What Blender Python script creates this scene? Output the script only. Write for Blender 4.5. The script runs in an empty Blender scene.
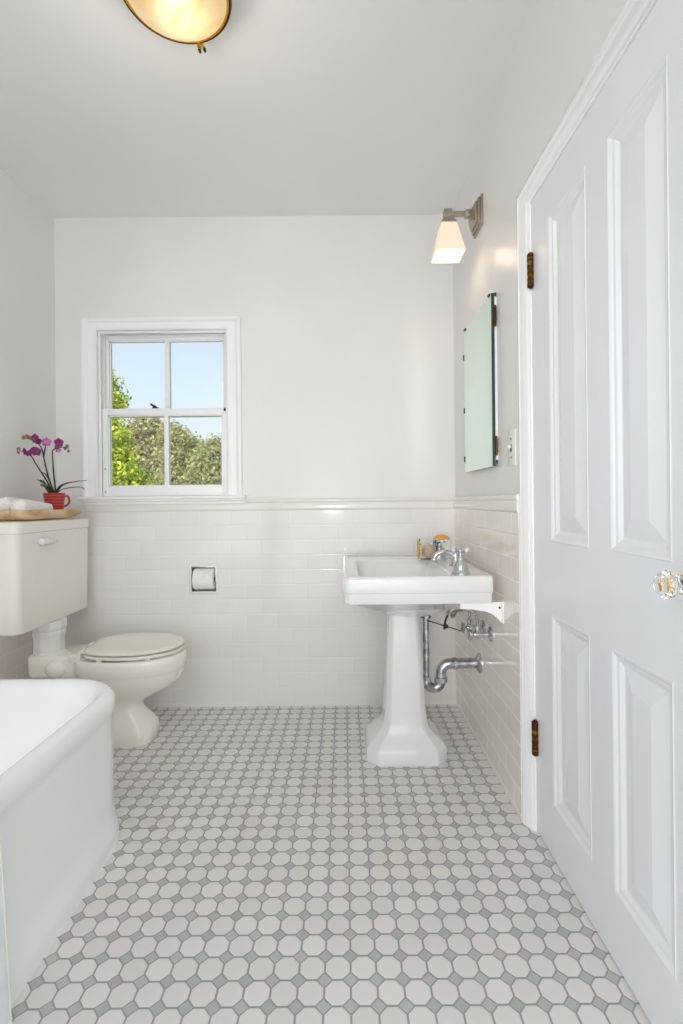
import bpy, bmesh, math, random
import numpy as np
from mathutils import Vector, Matrix, Quaternion

random.seed(7)
rng = np.random.default_rng(7)
scn = bpy.context.scene
COL = scn.collection
PI = math.pi

# ------------------------------------------------------------------ camera
F, PX, PY, ROLL, H = 498.0, 344.0, 502.0, 0.010, 1.0


def at(x, y, Y):
    """a pixel of the 683x1024 frame at real distance Y -> world point"""
    dx, dy = x - PX, y - PY
    return Vector(((dx - ROLL * dy) * Y / F, Y, H - (dy + ROLL * dx) * Y / F))


cam_d = bpy.data.cameras.new('camera')
cam_d.sensor_fit = 'AUTO'
cam_d.sensor_width = 36.0
cam_d.lens = F / 1024 * 36.0
cam_d.clip_start = 0.02
cam_d.clip_end = 300
cam_d.shift_x = -(PX - 341.5) / 1024
cam_d.shift_y = (PY - 512) / 1024
cam = bpy.data.objects.new('camera', cam_d)
COL.objects.link(cam)
cam.matrix_world = Matrix.Translation((0, 0, H)) @ Matrix.Rotation(PI / 2, 4, 'X') @ Matrix.Rotation(-ROLL, 4, 'Z')
scn.camera = cam

# ------------------------------------------------------------------ room numbers
D = 2.456          # back plaster wall
XL, XR = -1.416, 0.549
HC = 2.413
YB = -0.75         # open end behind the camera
TILE = 0.008


# ------------------------------------------------------------------ materials
def lin(c):
    return tuple(((v / 255) / 12.92 if v / 255 <= .04045 else ((v / 255 + .055) / 1.055) ** 2.4) for v in c)


def mat(name, rgb=(200, 200, 200), rough=.5, metal=0.0, coat=0.0, trans=0.0, ior=1.45, emit=None, estr=0.0, spec=.5, sub=0.0):
    m = bpy.data.materials.new(name)
    m.use_nodes = True
    b = m.node_tree.nodes['Principled BSDF']
    b.inputs['Base Color'].default_value = (*lin(rgb), 1)
    b.inputs['Roughness'].default_value = rough
    b.inputs['Metallic'].default_value = metal
    b.inputs['IOR'].default_value = ior
    b.inputs['Specular IOR Level'].default_value = spec
    b.inputs['Transmission Weight'].default_value = trans
    b.inputs['Coat Weight'].default_value = coat
    b.inputs['Coat Roughness'].default_value = .04
    if sub:
        b.inputs['Subsurface Weight'].default_value = sub
        b.inputs['Subsurface Radius'].default_value = (.02, .015, .01)
    if emit:
        b.inputs['Emission Color'].default_value = (*lin(emit), 1)
        b.inputs['Emission Strength'].default_value = estr
    return m


def nd(m, kind, **kw):
    n = m.node_tree.nodes.new(kind)
    for k, v in kw.items():
        setattr(n, k, v)
    return n


def math_node(m, op, a, b=None):
    n = nd(m, 'ShaderNodeMath', operation=op)
    for i, v in enumerate((a, b)):
        if v is None:
            continue
        if hasattr(v, 'is_linked'):
            m.node_tree.links.new(v, n.inputs[i])
        else:
            n.inputs[i].default_value = v
    return n.outputs[0]


def noise_tint(m, base, var, scale, detail=3, bump=0.0, bscale=None, stretch=(1, 1, 1)):
    """subtle colour variation (and bump) from a noise texture in object space"""
    L = m.node_tree.links
    b = m.node_tree.nodes['Principled BSDF']
    tc = nd(m, 'ShaderNodeTexCoord')
    mp = nd(m, 'ShaderNodeMapping')
    mp.inputs['Scale'].default_value = stretch
    L.new(tc.outputs['Object'], mp.inputs['Vector'])
    n = nd(m, 'ShaderNodeTexNoise')
    n.inputs['Scale'].default_value = scale
    n.inputs['Detail'].default_value = detail
    L.new(mp.outputs[0], n.inputs['Vector'])
    mix = nd(m, 'ShaderNodeMix', data_type='RGBA')
    mix.inputs['A'].default_value = (*lin(base), 1)
    mix.inputs['B'].default_value = (*lin(var), 1)
    rmp = nd(m, 'ShaderNodeMapRange')
    rmp.inputs['From Min'].default_value = .35
    rmp.inputs['From Max'].default_value = .65
    L.new(n.outputs['Fac'], rmp.inputs['Value'])
    L.new(rmp.outputs[0], mix.inputs['Factor'])
    L.new(mix.outputs['Result'], b.inputs['Base Color'])
    if bump:
        n2 = nd(m, 'ShaderNodeTexNoise')
        n2.inputs['Scale'].default_value = bscale or scale
        n2.inputs['Detail'].default_value = 4
        L.new(mp.outputs[0], n2.inputs['Vector'])
        bp = nd(m, 'ShaderNodeBump')
        bp.inputs['Strength'].default_value = bump
        bp.inputs['Distance'].default_value = .002
        L.new(n2.outputs['Fac'], bp.inputs['Height'])
        L.new(bp.outputs[0], b.inputs['Normal'])
    return m


M = {}
M['plaster'] = noise_tint(mat('wall_paint', rough=.3, spec=.4), (231, 231, 230), (228, 228, 226), 2.0, bump=.06, bscale=38)
M['ceiling'] = noise_tint(mat('ceiling_paint', rough=.45, spec=.3), (235, 235, 234), (232, 232, 230), 1.5, bump=.05, bscale=30)
M['trim'] = mat('trim_enamel', (243, 243, 244), rough=.25, spec=.5)
M['doorpaint'] = noise_tint(mat('door_enamel', rough=.24), (233, 235, 238), (230, 232, 236), 3.0, bump=.04, bscale=25, stretch=(3, 3, .5))
M['sash'] = mat('sash_enamel', (242, 242, 243), rough=.3)
M['porcelain'] = mat('white_porcelain', (226, 227, 227), rough=.12, coat=.6)
M['cream_porcelain'] = mat('cream_porcelain', (238, 236, 228), rough=.13, coat=.5)
M['seat'] = mat('cream_seat', (234, 231, 220), rough=.22, coat=.3)
M['enamel'] = mat('tub_enamel', (244, 245, 247), rough=.16, coat=.5)
M['ceramic'] = mat('ceramic_tile_white', (228, 227, 223), rough=.12, coat=.3)
M['chrome'] = mat('chrome', (205, 207, 212), rough=.09, metal=1)
M['worn_chrome'] = noise_tint(mat('worn_chrome', rough=.2, metal=1), (214, 216, 219), (140, 142, 147), 40, detail=4)
M['hose'] = noise_tint(mat('braided_hose', rough=.32, metal=1), (205, 204, 202), (120, 118, 116), 300, detail=1)
M['dark_metal'] = mat('dark_metal', (44, 42, 42), rough=.45, metal=.6)
M['nickel'] = mat('brushed_nickel', (176, 166, 152), rough=.32, metal=1)
M['bronze'] = mat('dark_bronze', (86, 56, 34), rough=.35, metal=1)
M['gold'] = mat('polished_brass', (222, 170, 70), rough=.2, metal=1)
M['brass'] = noise_tint(mat('aged_brass', rough=.35, metal=1), (150, 118, 52), (70, 50, 26), 60)
M['black'] = mat('black', (20, 20, 22), rough=.5)
M['glass'] = mat('clear_glass', (250, 252, 250), rough=.0, trans=1, ior=1.5)
M['paper'] = noise_tint(mat('tissue_paper', rough=.95, spec=.1), (240, 238, 236), (232, 229, 226), 60, bump=.2, bscale=220)
M['card'] = mat('cardboard_core', (196, 150, 110), rough=.9)
M['towel'] = noise_tint(mat('terry_towel', rough=1.0, spec=.05), (247, 246, 244), (238, 236, 232), 160, bump=.7, bscale=420)
M['soil'] = noise_tint(mat('bark_soil', rough=1), (64, 48, 36), (38, 30, 24), 90, bump=.8)
M['leaf_dark'] = noise_tint(mat('orchid_leaf', rough=.35), (42, 66, 32), (62, 90, 44), 30)
M['stem'] = noise_tint(mat('orchid_stem', rough=.5), (46, 48, 30), (66, 44, 40), 60)
M['petal'] = noise_tint(mat('orchid_petal', rough=.6, sub=.1), (122, 28, 96), (156, 52, 132), 70)
M['petal_pale'] = noise_tint(mat('orchid_petal_pink', rough=.6, sub=.1), (214, 132, 206), (190, 90, 180), 70)
M['bud'] = noise_tint(mat('orchid_bud', rough=.6), (150, 140, 84), (120, 66, 74), 90)
M['lip'] = mat('orchid_lip', (226, 190, 110), rough=.6)
M['soap'] = mat('orange_soap', (226, 166, 72), rough=.4, sub=.3)
M['wax'] = mat('peach_wax', (226, 190, 160), rough=.45, sub=.3)
M['dish'] = mat('glazed_white_dish', (226, 226, 226), rough=.15, coat=.5)
M['curtain'] = noise_tint(mat('curtain_cloth', rough=.6), (226, 233, 236), (218, 227, 231), 12, bump=.15, bscale=400)
M['hem'] = mat('curtain_hem', (226, 226, 210), rough=.8)
M['plastic'] = mat('switch_plastic', (232, 231, 226), rough=.3)
M['bark'] = noise_tint(mat('tree_bark', rough=1), (92, 78, 62), (62, 52, 42), 12, bump=1)


def thin_glass(name):
    m = bpy.data.materials.new(name)
    m.use_nodes = True
    nt = m.node_tree
    nt.nodes.clear()
    o = nt.nodes.new('ShaderNodeOutputMaterial')
    t = nt.nodes.new('ShaderNodeBsdfTransparent')
    t.inputs[0].default_value = (.97, .985, .98, 1)
    g = nt.nodes.new('ShaderNodeBsdfGlossy')
    g.inputs['Roughness'].default_value = .01
    fr = nt.nodes.new('ShaderNodeFresnel')
    fr.inputs[0].default_value = 1.4
    x = nt.nodes.new('ShaderNodeMixShader')
    nt.links.new(fr.outputs[0], x.inputs[0])
    nt.links.new(t.outputs[0], x.inputs[1])
    nt.links.new(g.outputs[0], x.inputs[2])
    nt.links.new(x.outputs[0], o.inputs[0])
    return m


M['pane'] = thin_glass('window_glass')

# mirror: silvered greenish plate
M['mirror'] = mat('mirror_silver', (224, 238, 230), rough=.01, metal=1)
M['mirror_edge'] = mat('mirror_edge_glass', (44, 66, 58), rough=.15)

# wood of the tray
m = mat('rough_wood', rough=.7)
noise_tint(m, (226, 203, 166), (192, 152, 104), 9, detail=6, bump=.6, bscale=24, stretch=(4, 1, 4))
M['wood'] = m

# striped red pot glaze
m = mat('red_glaze', rough=.28)
L = m.node_tree.links
tc = nd(m, 'ShaderNodeTexCoord')
wv = nd(m, 'ShaderNodeTexWave', wave_type='BANDS', bands_direction='Z')
wv.inputs['Scale'].default_value = 24
wv.inputs['Distortion'].default_value = 1.0
wv.inputs['Detail'].default_value = 2
L.new(tc.outputs['Object'], wv.inputs['Vector'])
mx = nd(m, 'ShaderNodeMix', data_type='RGBA')
mx.inputs['A'].default_value = (*lin((146, 22, 30)), 1)
mx.inputs['B'].default_value = (*lin((196, 78, 68)), 1)
L.new(wv.outputs['Fac'], mx.inputs['Factor'])
L.new(mx.outputs['Result'], m.node_tree.nodes['Principled BSDF'].inputs['Base Color'])
M['pot'] = m

# patterned gold side of the candle holder
m = mat('gold_pattern', rough=.3, metal=1)
L = m.node_tree.links
tc = nd(m, 'ShaderNodeTexCoord')
ck = nd(m, 'ShaderNodeTexVoronoi')
ck.inputs['Scale'].default_value = 110
L.new(tc.outputs['Object'], ck.inputs['Vector'])
rp = nd(m, 'ShaderNodeValToRGB')
rp.color_ramp.elements[0].position = .25
rp.color_ramp.elements[0].color = (*lin((40, 34, 20)), 1)
rp.color_ramp.elements[1].position = .5
rp.color_ramp.elements[1].color = (*lin((206, 184, 110)), 1)
L.new(ck.outputs['Distance'], rp.inputs['Fac'])
L.new(rp.outputs['Color'], m.node_tree.nodes['Principled BSDF'].inputs['Base Color'])
M['gold_pattern'] = m


# floor: octagon and dot mosaic
def floor_material():
    p = .0548
    m = mat('octagon_mosaic', rough=.3)
    L = m.node_tree.links
    b = m.node_tree.nodes['Principled BSDF']
    geo = nd(m, 'ShaderNodeNewGeometry')
    sp = nd(m, 'ShaderNodeSeparateXYZ')
    L.new(geo.outputs['Position'], sp.inputs[0])
    # corners (dots) sit at (-.2149 + k p, .9875 + k p)
    u = math_node(m, 'DIVIDE', math_node(m, 'ADD', sp.outputs['X'], .2149 + 100 * p), p)
    v = math_node(m, 'DIVIDE', math_node(m, 'ADD', sp.outputs['Y'], -.9875 + 100 * p), p)
    a = math_node(m, 'ABSOLUTE', math_node(m, 'SUBTRACT', math_node(m, 'FRACT', u), .5))
    c = math_node(m, 'ABSOLUTE', math_node(m, 'SUBTRACT', math_node(m, 'FRACT', v), .5))
    mxab = math_node(m, 'MAXIMUM', a, c)
    sm = math_node(m, 'ADD', a, c)
    # signed distances (in pitch units, positive inside)
    d_side = math_node(m, 'SUBTRACT', .463, mxab)
    d_diag = math_node(m, 'MULTIPLY', math_node(m, 'SUBTRACT', .655, sm), .7071)
    d_oct = math_node(m, 'MINIMUM', d_side, d_diag)
    d_dot = math_node(m, 'MULTIPLY', math_node(m, 'SUBTRACT', sm, .728), .7071)

    def ss(val, lo, hi):
        n = nd(m, 'ShaderNodeMapRange', interpolation_type='SMOOTHSTEP')
        n.inputs['From Min'].default_value = lo
        n.inputs['From Max'].default_value = hi
        L.new(val, n.inputs['Value'])
        return n.outputs[0]
    f_oct = ss(d_oct, -.006, .008)
    f_dot = ss(d_dot, -.006, .008)
    # a shade of its own for each tile
    cell = nd(m, 'ShaderNodeCombineXYZ')
    L.new(math_node(m, 'FLOOR', u), cell.inputs[0])
    L.new(math_node(m, 'FLOOR', v), cell.inputs[1])
    wn = nd(m, 'ShaderNodeTexWhiteNoise')
    L.new(cell.outputs[0], wn.inputs['Vector'])
    octc = nd(m, 'ShaderNodeMix', data_type='RGBA')
    octc.inputs['A'].default_value = (*lin((217, 214, 212)), 1)
    octc.inputs['B'].default_value = (*lin((226, 223, 221)), 1)
    L.new(wn.outputs['Value'], octc.inputs['Factor'])
    cell2 = nd(m, 'ShaderNodeCombineXYZ')
    L.new(math_node(m, 'ROUND', u), cell2.inputs[0])
    L.new(math_node(m, 'ROUND', v), cell2.inputs[1])
    wn2 = nd(m, 'ShaderNodeTexWhiteNoise')
    L.new(cell2.outputs[0], wn2.inputs['Vector'])
    dotc = nd(m, 'ShaderNodeMix', data_type='RGBA')
    dotc.inputs['A'].default_value = (*lin((170, 174, 174)), 1)
    dotc.inputs['B'].default_value = (*lin((184, 188, 188)), 1)
    L.new(wn2.outputs['Value'], dotc.inputs['Factor'])
    gr = nd(m, 'ShaderNodeTexNoise')
    gr.inputs['Scale'].default_value = 3
    L.new(geo.outputs['Position'], gr.inputs['Vector'])
    grc = nd(m, 'ShaderNodeMix', data_type='RGBA')
    grc.inputs['A'].default_value = (*lin((146, 147, 149)), 1)
    grc.inputs['B'].default_value = (*lin((156, 155, 153)), 1)
    L.new(gr.outputs['Fac'], grc.inputs['Factor'])
    m1 = nd(m, 'ShaderNodeMix', data_type='RGBA')
    L.new(f_dot, m1.inputs['Factor'])
    L.new(grc.outputs['Result'], m1.inputs['A'])
    L.new(dotc.outputs['Result'], m1.inputs['B'])
    m2 = nd(m, 'ShaderNodeMix', data_type='RGBA')
    L.new(f_oct, m2.inputs['Factor'])
    L.new(m1.outputs['Result'], m2.inputs['A'])
    L.new(octc.outputs['Result'], m2.inputs['B'])
    L.new(m2.outputs['Result'], b.inputs['Base Color'])
    hgt = math_node(m, 'MAXIMUM', ss(d_oct, -.01, .05), ss(d_dot, -.01, .05))
    bp = nd(m, 'ShaderNodeBump')
    bp.inputs['Strength'].default_value = .35
    bp.inputs['Distance'].default_value = .0012
    L.new(hgt, bp.inputs['Height'])
    L.new(bp.outputs[0], b.inputs['Normal'])
    ro = nd(m, 'ShaderNodeMapRange')
    ro.inputs['To Min'].default_value = .75
    ro.inputs['To Max'].default_value = .3
    L.new(math_node(m, 'MAXIMUM', f_oct, f_dot), ro.inputs['Value'])
    L.new(ro.outputs[0], b.inputs['Roughness'])
    return m


M['floor'] = floor_material()


def subway(name, axis, off, tilec, grout):
    """running bond of 149 x 72 mm tiles, measured down from z=.962"""
    m = mat(name, rough=.1, coat=.2)
    L = m.node_tree.links
    b = m.node_tree.nodes['Principled BSDF']
    geo = nd(m, 'ShaderNodeNewGeometry')
    sp = nd(m, 'ShaderNodeSeparateXYZ')
    L.new(geo.outputs['Position'], sp.inputs[0])
    W, Hh = .149, .0724
    v = math_node(m, 'DIVIDE', math_node(m, 'SUBTRACT', 10 * Hh * 2 + .9615, sp.outputs['Z']), Hh)
    row = math_node(m, 'FLOOR', v)
    odd = math_node(m, 'MULTIPLY', math_node(m, 'MODULO', row, 2.0), .5)
    u = math_node(m, 'ADD', math_node(m, 'DIVIDE', math_node(m, 'ADD', sp.outputs[axis], off + 40 * W), W), odd)
    du = math_node(m, 'MULTIPLY', math_node(m, 'SUBTRACT', .5, math_node(m, 'ABSOLUTE', math_node(m, 'SUBTRACT', math_node(m, 'FRACT', u), .5))), W)
    dv = math_node(m, 'MULTIPLY', math_node(m, 'SUBTRACT', .5, math_node(m, 'ABSOLUTE', math_node(m, 'SUBTRACT', math_node(m, 'FRACT', v), .5))), Hh)
    d = math_node(m, 'MINIMUM', du, dv)

    def ss(val, lo, hi):
        n = nd(m, 'ShaderNodeMapRange', interpolation_type='SMOOTHSTEP')
        n.inputs['From Min'].default_value = lo
        n.inputs['From Max'].default_value = hi
        L.new(val, n.inputs['Value'])
        return n.outputs[0]
    f = ss(d, .0007, .0015)
    cell = nd(m, 'ShaderNodeCombineXYZ')
    L.new(math_node(m, 'FLOOR', u), cell.inputs[0])
    L.new(row, cell.inputs[1])
    wn = nd(m, 'ShaderNodeTexWhiteNoise')
    L.new(cell.outputs[0], wn.inputs['Vector'])
    tcx = nd(m, 'ShaderNodeMix', data_type='RGBA')
    tcx.inputs['A'].default_value = (*lin(tilec), 1)
    tcx.inputs['B'].default_value = (*lin(tuple(x - 4 for x in tilec)), 1)
    L.new(wn.outputs['Value'], tcx.inputs['Factor'])
    mx = nd(m, 'ShaderNodeMix', data_type='RGBA')
    mx.inputs['A'].default_value = (*lin(grout), 1)
    L.new(tcx.outputs['Result'], mx.inputs['B'])
    L.new(f, mx.inputs['Factor'])
    L.new(mx.outputs['Result'], b.inputs['Base Color'])
    ro = nd(m, 'ShaderNodeMapRange')
    ro.inputs['To Min'].default_value = .7
    ro.inputs['To Max'].default_value = .1
    L.new(f, ro.inputs['Value'])
    L.new(ro.outputs[0], b.inputs['Roughness'])
    # each tile leans by a hair, its edges are eased
    lean = math_node(m, 'MULTIPLY', math_node(m, 'MULTIPLY', math_node(m, 'SUBTRACT', wn.outputs['Value'], .5), math_node(m, 'FRACT', u)), .35)
    nz = nd(m, 'ShaderNodeTexNoise')
    nz.inputs['Scale'].default_value = 14
    L.new(geo.outputs['Position'], nz.inputs['Vector'])
    hg = math_node(m, 'ADD', math_node(m, 'ADD', ss(d, .0004, .0045), lean), math_node(m, 'MULTIPLY', nz.outputs['Fac'], .25))
    bp = nd(m, 'ShaderNodeBump')
    bp.inputs['Strength'].default_value = .42
    bp.inputs['Distance'].default_value = .001
    L.new(hg, bp.inputs['Height'])
    L.new(bp.outputs[0], b.inputs['Normal'])
    return m


M['tile_back'] = subway('subway_tile_back', 'X', .037 + .0745, (231, 230, 228), (227, 226, 224))
M['tile_side'] = subway('subway_tile_side', 'Y', .03, (238, 232, 225), (246, 242, 236))


# lit glass
def lit_glass(name, base, e1, e2, strength):
    m = mat(name, base, rough=.3, sub=.0)
    L = m.node_tree.links
    b = m.node_tree.nodes['Principled BSDF']
    tc = nd(m, 'ShaderNodeTexCoord')
    n = nd(m, 'ShaderNodeTexNoise')
    n.inputs['Scale'].default_value = 9
    n.inputs['Detail'].default_value = 3
    n.inputs['Distortion'].default_value = 1.2
    L.new(tc.outputs['Object'], n.inputs['Vector'])
    mx = nd(m, 'ShaderNodeMix', data_type='RGBA')
    mx.inputs['A'].default_value = (*lin(e1), 1)
    mx.inputs['B'].default_value = (*lin(e2), 1)
    rm = nd(m, 'ShaderNodeMapRange')
    rm.inputs['From Min'].default_value = .35
    rm.inputs['From Max'].default_value = .65
    L.new(n.outputs['Fac'], rm.inputs['Value'])
    L.new(rm.outputs[0], mx.inputs['Factor'])
    L.new(mx.outputs['Result'], b.inputs['Emission Color'])
    b.inputs['Emission Strength'].default_value = strength
    return m


M['dome'] = lit_glass('alabaster_glass', (84, 70, 48), (255, 206, 140), (255, 228, 180), .6)
# the bulb inside shows through as a hot spot
m = M['dome']
L = m.node_tree.links
tc = nd(m, 'ShaderNodeTexCoord')
vd = nd(m, 'ShaderNodeVectorMath', operation='DISTANCE')
L.new(tc.outputs['Object'], vd.inputs[0])
vd.inputs[1].default_value = (.016, .030, -.11)
rm = nd(m, 'ShaderNodeMapRange', interpolation_type='SMOOTHSTEP')
rm.inputs['From Min'].default_value = .015
rm.inputs['From Max'].default_value = .11
rm.inputs['To Min'].default_value = 1.5
rm.inputs['To Max'].default_value = .72
L.new(vd.outputs['Value'], rm.inputs['Value'])
L.new(rm.outputs[0], m.node_tree.nodes['Principled BSDF'].inputs['Emission Strength'])
M['shade'] = lit_glass('opal_glass', (226, 206, 192), (255, 214, 178), (255, 224, 196), .42)
M['bulb'] = mat('bulb_glow', (255, 245, 225), emit=(255, 240, 205), estr=4)


# ------------------------------------------------------------------ mesh builder
class MB:
    def __init__(self):
        self.bm = bmesh.new()

    def box(self, x0, x1, y0, y1, z0, z1, bev=0.0, seg=2):
        b2 = bmesh.new()
        bmesh.ops.create_cube(b2, size=1)
        for v in b2.verts:
            v.co = Vector(((x0 + x1) / 2 + v.co.x * (x1 - x0), (y0 + y1) / 2 + v.co.y * (y1 - y0), (z0 + z1) / 2 + v.co.z * (z1 - z0)))
        if bev:
            bmesh.ops.bevel(b2, geom=b2.edges[:], offset=bev, segments=seg, profile=.5, affect='EDGES')
        return self.merge(b2)

    def merge(self, b2):
        me = bpy.data.meshes.new('tmp')
        b2.to_mesh(me)
        b2.free()
        self.bm.from_mesh(me)
        bpy.data.meshes.remove(me)
        return self

    def loft(self, loops, cap0=True, cap1=True, closed=True):
        vs = [[self.bm.verts.new(p) for p in lp] for lp in loops]
        n = len(vs[0])
        for i in range(len(vs) - 1):
            for j in range(n if closed else n - 1):
                k = (j + 1) % n
                try:
                    self.bm.faces.new((vs[i][j], vs[i][k], vs[i + 1][k], vs[i + 1][j]))
                except ValueError:
                    pass
        if cap0 and n > 2:
            self.bm.faces.new(vs[0][::-1])
        if cap1 and n > 2:
            self.bm.faces.new(vs[-1])
        return self

    def tube(self, pts, r, seg=10, caps=True):
        pts = [Vector(p) for p in pts]
        rs = r if isinstance(r, (list, tuple)) else [r] * len(pts)
        loops = []
        t = (pts[1] - pts[0]).normalized()
        up = Vector((0, 0, 1)) if abs(t.z) < .9 else Vector((1, 0, 0))
        nrm = t.cross(up).normalized()
        for i, p in enumerate(pts):
            a = pts[max(i - 1, 0)]
            b = pts[min(i + 1, len(pts) - 1)]
            t = (b - a).normalized()
            nrm = (nrm - t * nrm.dot(t)).normalized()
            bn = t.cross(nrm)
            loops.append([p + (nrm * math.cos(k * 2 * PI / seg) + bn * math.sin(k * 2 * PI / seg)) * rs[i] for k in range(seg)])
        return self.loft(loops, caps, caps)

    def lathe(self, prof, c, axis='Z', seg=32, sx=1, sy=1, cap0=True, cap1=True, rot=0.0):
        """prof: (radius, height along axis)"""
        loops = []
        for r, h in prof:
            lp = []
            for k in range(seg):
                a = k * 2 * PI / seg + rot
                u, w = r * math.cos(a) * sx, r * math.sin(a) * sy
                if axis == 'Z':
                    p = (c[0] + u, c[1] + w, c[2] + h)
                elif axis == 'X':
                    p = (c[0] + h, c[1] + u, c[2] + w)
                else:
                    p = (c[0] + w, c[1] + h, c[2] + u)
                lp.append(Vector(p))
            loops.append(lp)
        return self.loft(loops, cap0, cap1)

    def ball(self, c, rx, ry=None, rz=None, seg=16, rings=10):
        b2 = bmesh.new()
        bmesh.ops.create_uvsphere(b2, u_segments=seg, v_segments=rings, radius=1)
        for v in b2.verts:
            v.co = Vector((c[0] + v.co.x * rx, c[1] + v.co.y * (ry or rx), c[2] + v.co.z * (rz or rx)))
        return self.merge(b2)

    def quad(self, *p):
        self.bm.faces.new([self.bm.verts.new(q) for q in p])
        return self

    def extrude(self, prof, f0, f1):
        """prof points -> loop by f0(p), f1(p)"""
        return self.loft([[Vector(f0(p)) for p in prof], [Vector(f1(p)) for p in prof]])

    def build(self, name, m, parent=None, smooth=35, weld=False):
        bm = self.bm
        if weld:
            bmesh.ops.remove_doubles(bm, verts=bm.verts[:], dist=1e-5)
        bmesh.ops.recalc_face_normals(bm, faces=bm.faces[:])
        me = bpy.data.meshes.new(name)
        bm.to_mesh(me)
        bm.free()
        return finish(name, me, m, parent, smooth)


def wloc(o):
    v = Vector((0, 0, 0))
    while o:
        v += Vector(o.location)
        o = o.parent
    return v


def finish(name, me, m, parent=None, smooth=35):
    if smooth:
        me.shade_smooth()
        if smooth < 180:
            me.set_sharp_from_angle(angle=math.radians(smooth))
    else:
        me.shade_flat()
    if parent:
        me.transform(Matrix.Translation(-wloc(parent)))
    me.materials.append(m)
    o = bpy.data.objects.new(name, me)
    COL.objects.link(o)
    if parent:
        o.parent = parent
    return o


def thing(name, label, cat, loc, group=None, kind=None):
    o = bpy.data.objects.new(name, None)
    o.empty_display_size = .05
    o.location = loc
    COL.objects.link(o)
    return tag(o, label, cat, group, kind)


def tag(o, label, cat, group=None, kind=None):
    o['label'] = label
    o['category'] = cat
    if group:
        o['group'] = group
    if kind:
        o['kind'] = kind
    return o


def struct(o, label, cat):
    return tag(o, label, cat, None, 'structure')


def arc(c, r, a0, a1, n, plane='XZ'):
    out = []
    for i in range(n + 1):
        a = math.radians(a0 + (a1 - a0) * i / n)
        u, w = r * math.cos(a), r * math.sin(a)
        if plane == 'XZ':
            out.append(Vector((c[0] + u, c[1], c[2] + w)))
        elif plane == 'XY':
            out.append(Vector((c[0] + u, c[1] + w, c[2])))
        else:
            out.append(Vector((c[0], c[1] + u, c[2] + w)))
    return out


def spline(pts, n=8):
    """Catmull-Rom through points"""
    P = [Vector(p) for p in pts]
    P = [P[0] * 2 - P[1]] + P + [P[-1] * 2 - P[-2]]
    out = []
    for i in range(1, len(P) - 2):
        for k in range(n):
            t = k / n
            a, b, c, d = P[i - 1], P[i], P[i + 1], P[i + 2]
            out.append(.5 * ((2 * b) + (c - a) * t + (2 * a - 5 * b + 4 * c - d) * t * t + (3 * b - a - 3 * c + d) * t ** 3))
    out.append(P[-2])
    return out


def rrect(x0, x1, y0, y1, z, r, n=8):
    """rounded rectangle loop; r: one radius or four (x1y1, x0y1, x0y0, x1y0)"""
    rs = r if isinstance(r, (list, tuple)) else [r] * 4
    out = []
    for (cx, cy, a0, rr) in ((x1 - rs[0], y1 - rs[0], 0, rs[0]), (x0 + rs[1], y1 - rs[1], 90, rs[1]), (x0 + rs[2], y0 + rs[2], 180, rs[2]), (x1 - rs[3], y0 + rs[3], 270, rs[3])):
        for i in range(n + 1):
            a = math.radians(a0 + 90 * i / n)
            out.append(Vector((cx + rr * math.cos(a), cy + rr * math.sin(a), z)))
    return out


def super_loop(cx, cy, a, b, z, n=40, e=2.0, back=None, e_back=None):
    """superellipse, optionally a squared back at x < cx"""
    out = []
    for k in range(n):
        t = 2 * PI * k / n
        ct, st = math.cos(t), math.sin(t)
        ee = e if ct >= 0 or e_back is None else e_back
        aa = a if ct >= 0 or back is None else back
        out.append(Vector((cx + aa * math.copysign(abs(ct) ** (2 / ee), ct), cy + b * math.copysign(abs(st) ** (2 / ee), st), z)))
    return out


def octa(cx, cy, hx, hy, ch, z):
    return [Vector((cx + x, cy + y, z)) for x, y in ((hx, -hy + ch), (hx, hy - ch), (hx - ch, hy), (-hx + ch, hy), (-hx, hy - ch), (-hx, -hy + ch), (-hx + ch, -hy), (hx - ch, -hy))]


def grid_wall(us, ws, holes, place, thick):
    """wall panel of cells between cut lines us x ws, leaving out the holes; place(u, w, t) -> point, t in 0..thick"""
    mb = MB()
    for i in range(len(us) - 1):
        for j in range(len(ws) - 1):
            uc, wc = (us[i] + us[i + 1]) / 2, (ws[j] + ws[j + 1]) / 2
            if any(h[0] < uc < h[1] and h[2] < wc < h[3] for h in holes):
                continue
            a, b, c, d = us[i], us[i + 1], ws[j], ws[j + 1]
            for t in (0, thick):
                mb.quad(place(a, c, t), place(b, c, t), place(b, d, t), place(a, d, t))
    # rims of the holes and of the panel
    rims = [(h, True) for h in holes] + [((us[0], us[-1], ws[0], ws[-1]), False)]
    for (a, b, c, d), _ in rims:
        for (p, q) in (((a, c), (b, c)), ((b, c), (b, d)), ((b, d), (a, d)), ((a, d), (a, c))):
            # split along cut lines so that welding is exact
            mb.quad(place(*p, 0), place(*q, 0), place(*q, thick), place(*p, thick))
    return mb


# ================================================================== THE ROOM
fl = MB().box(XL - .14, XR + .14, YB, D + .14, -.12, 0).build('floor', M['floor'], smooth=0)
struct(fl, 'white octagon and grey dot mosaic tile floor', 'floor')
ce = MB().box(XL - .14, XR + .14, YB, D + .14, HC, HC + .12).build('ceiling', M['ceiling'], smooth=0)
struct(ce, 'plain off white painted ceiling above the bathroom', 'ceiling')

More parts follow.
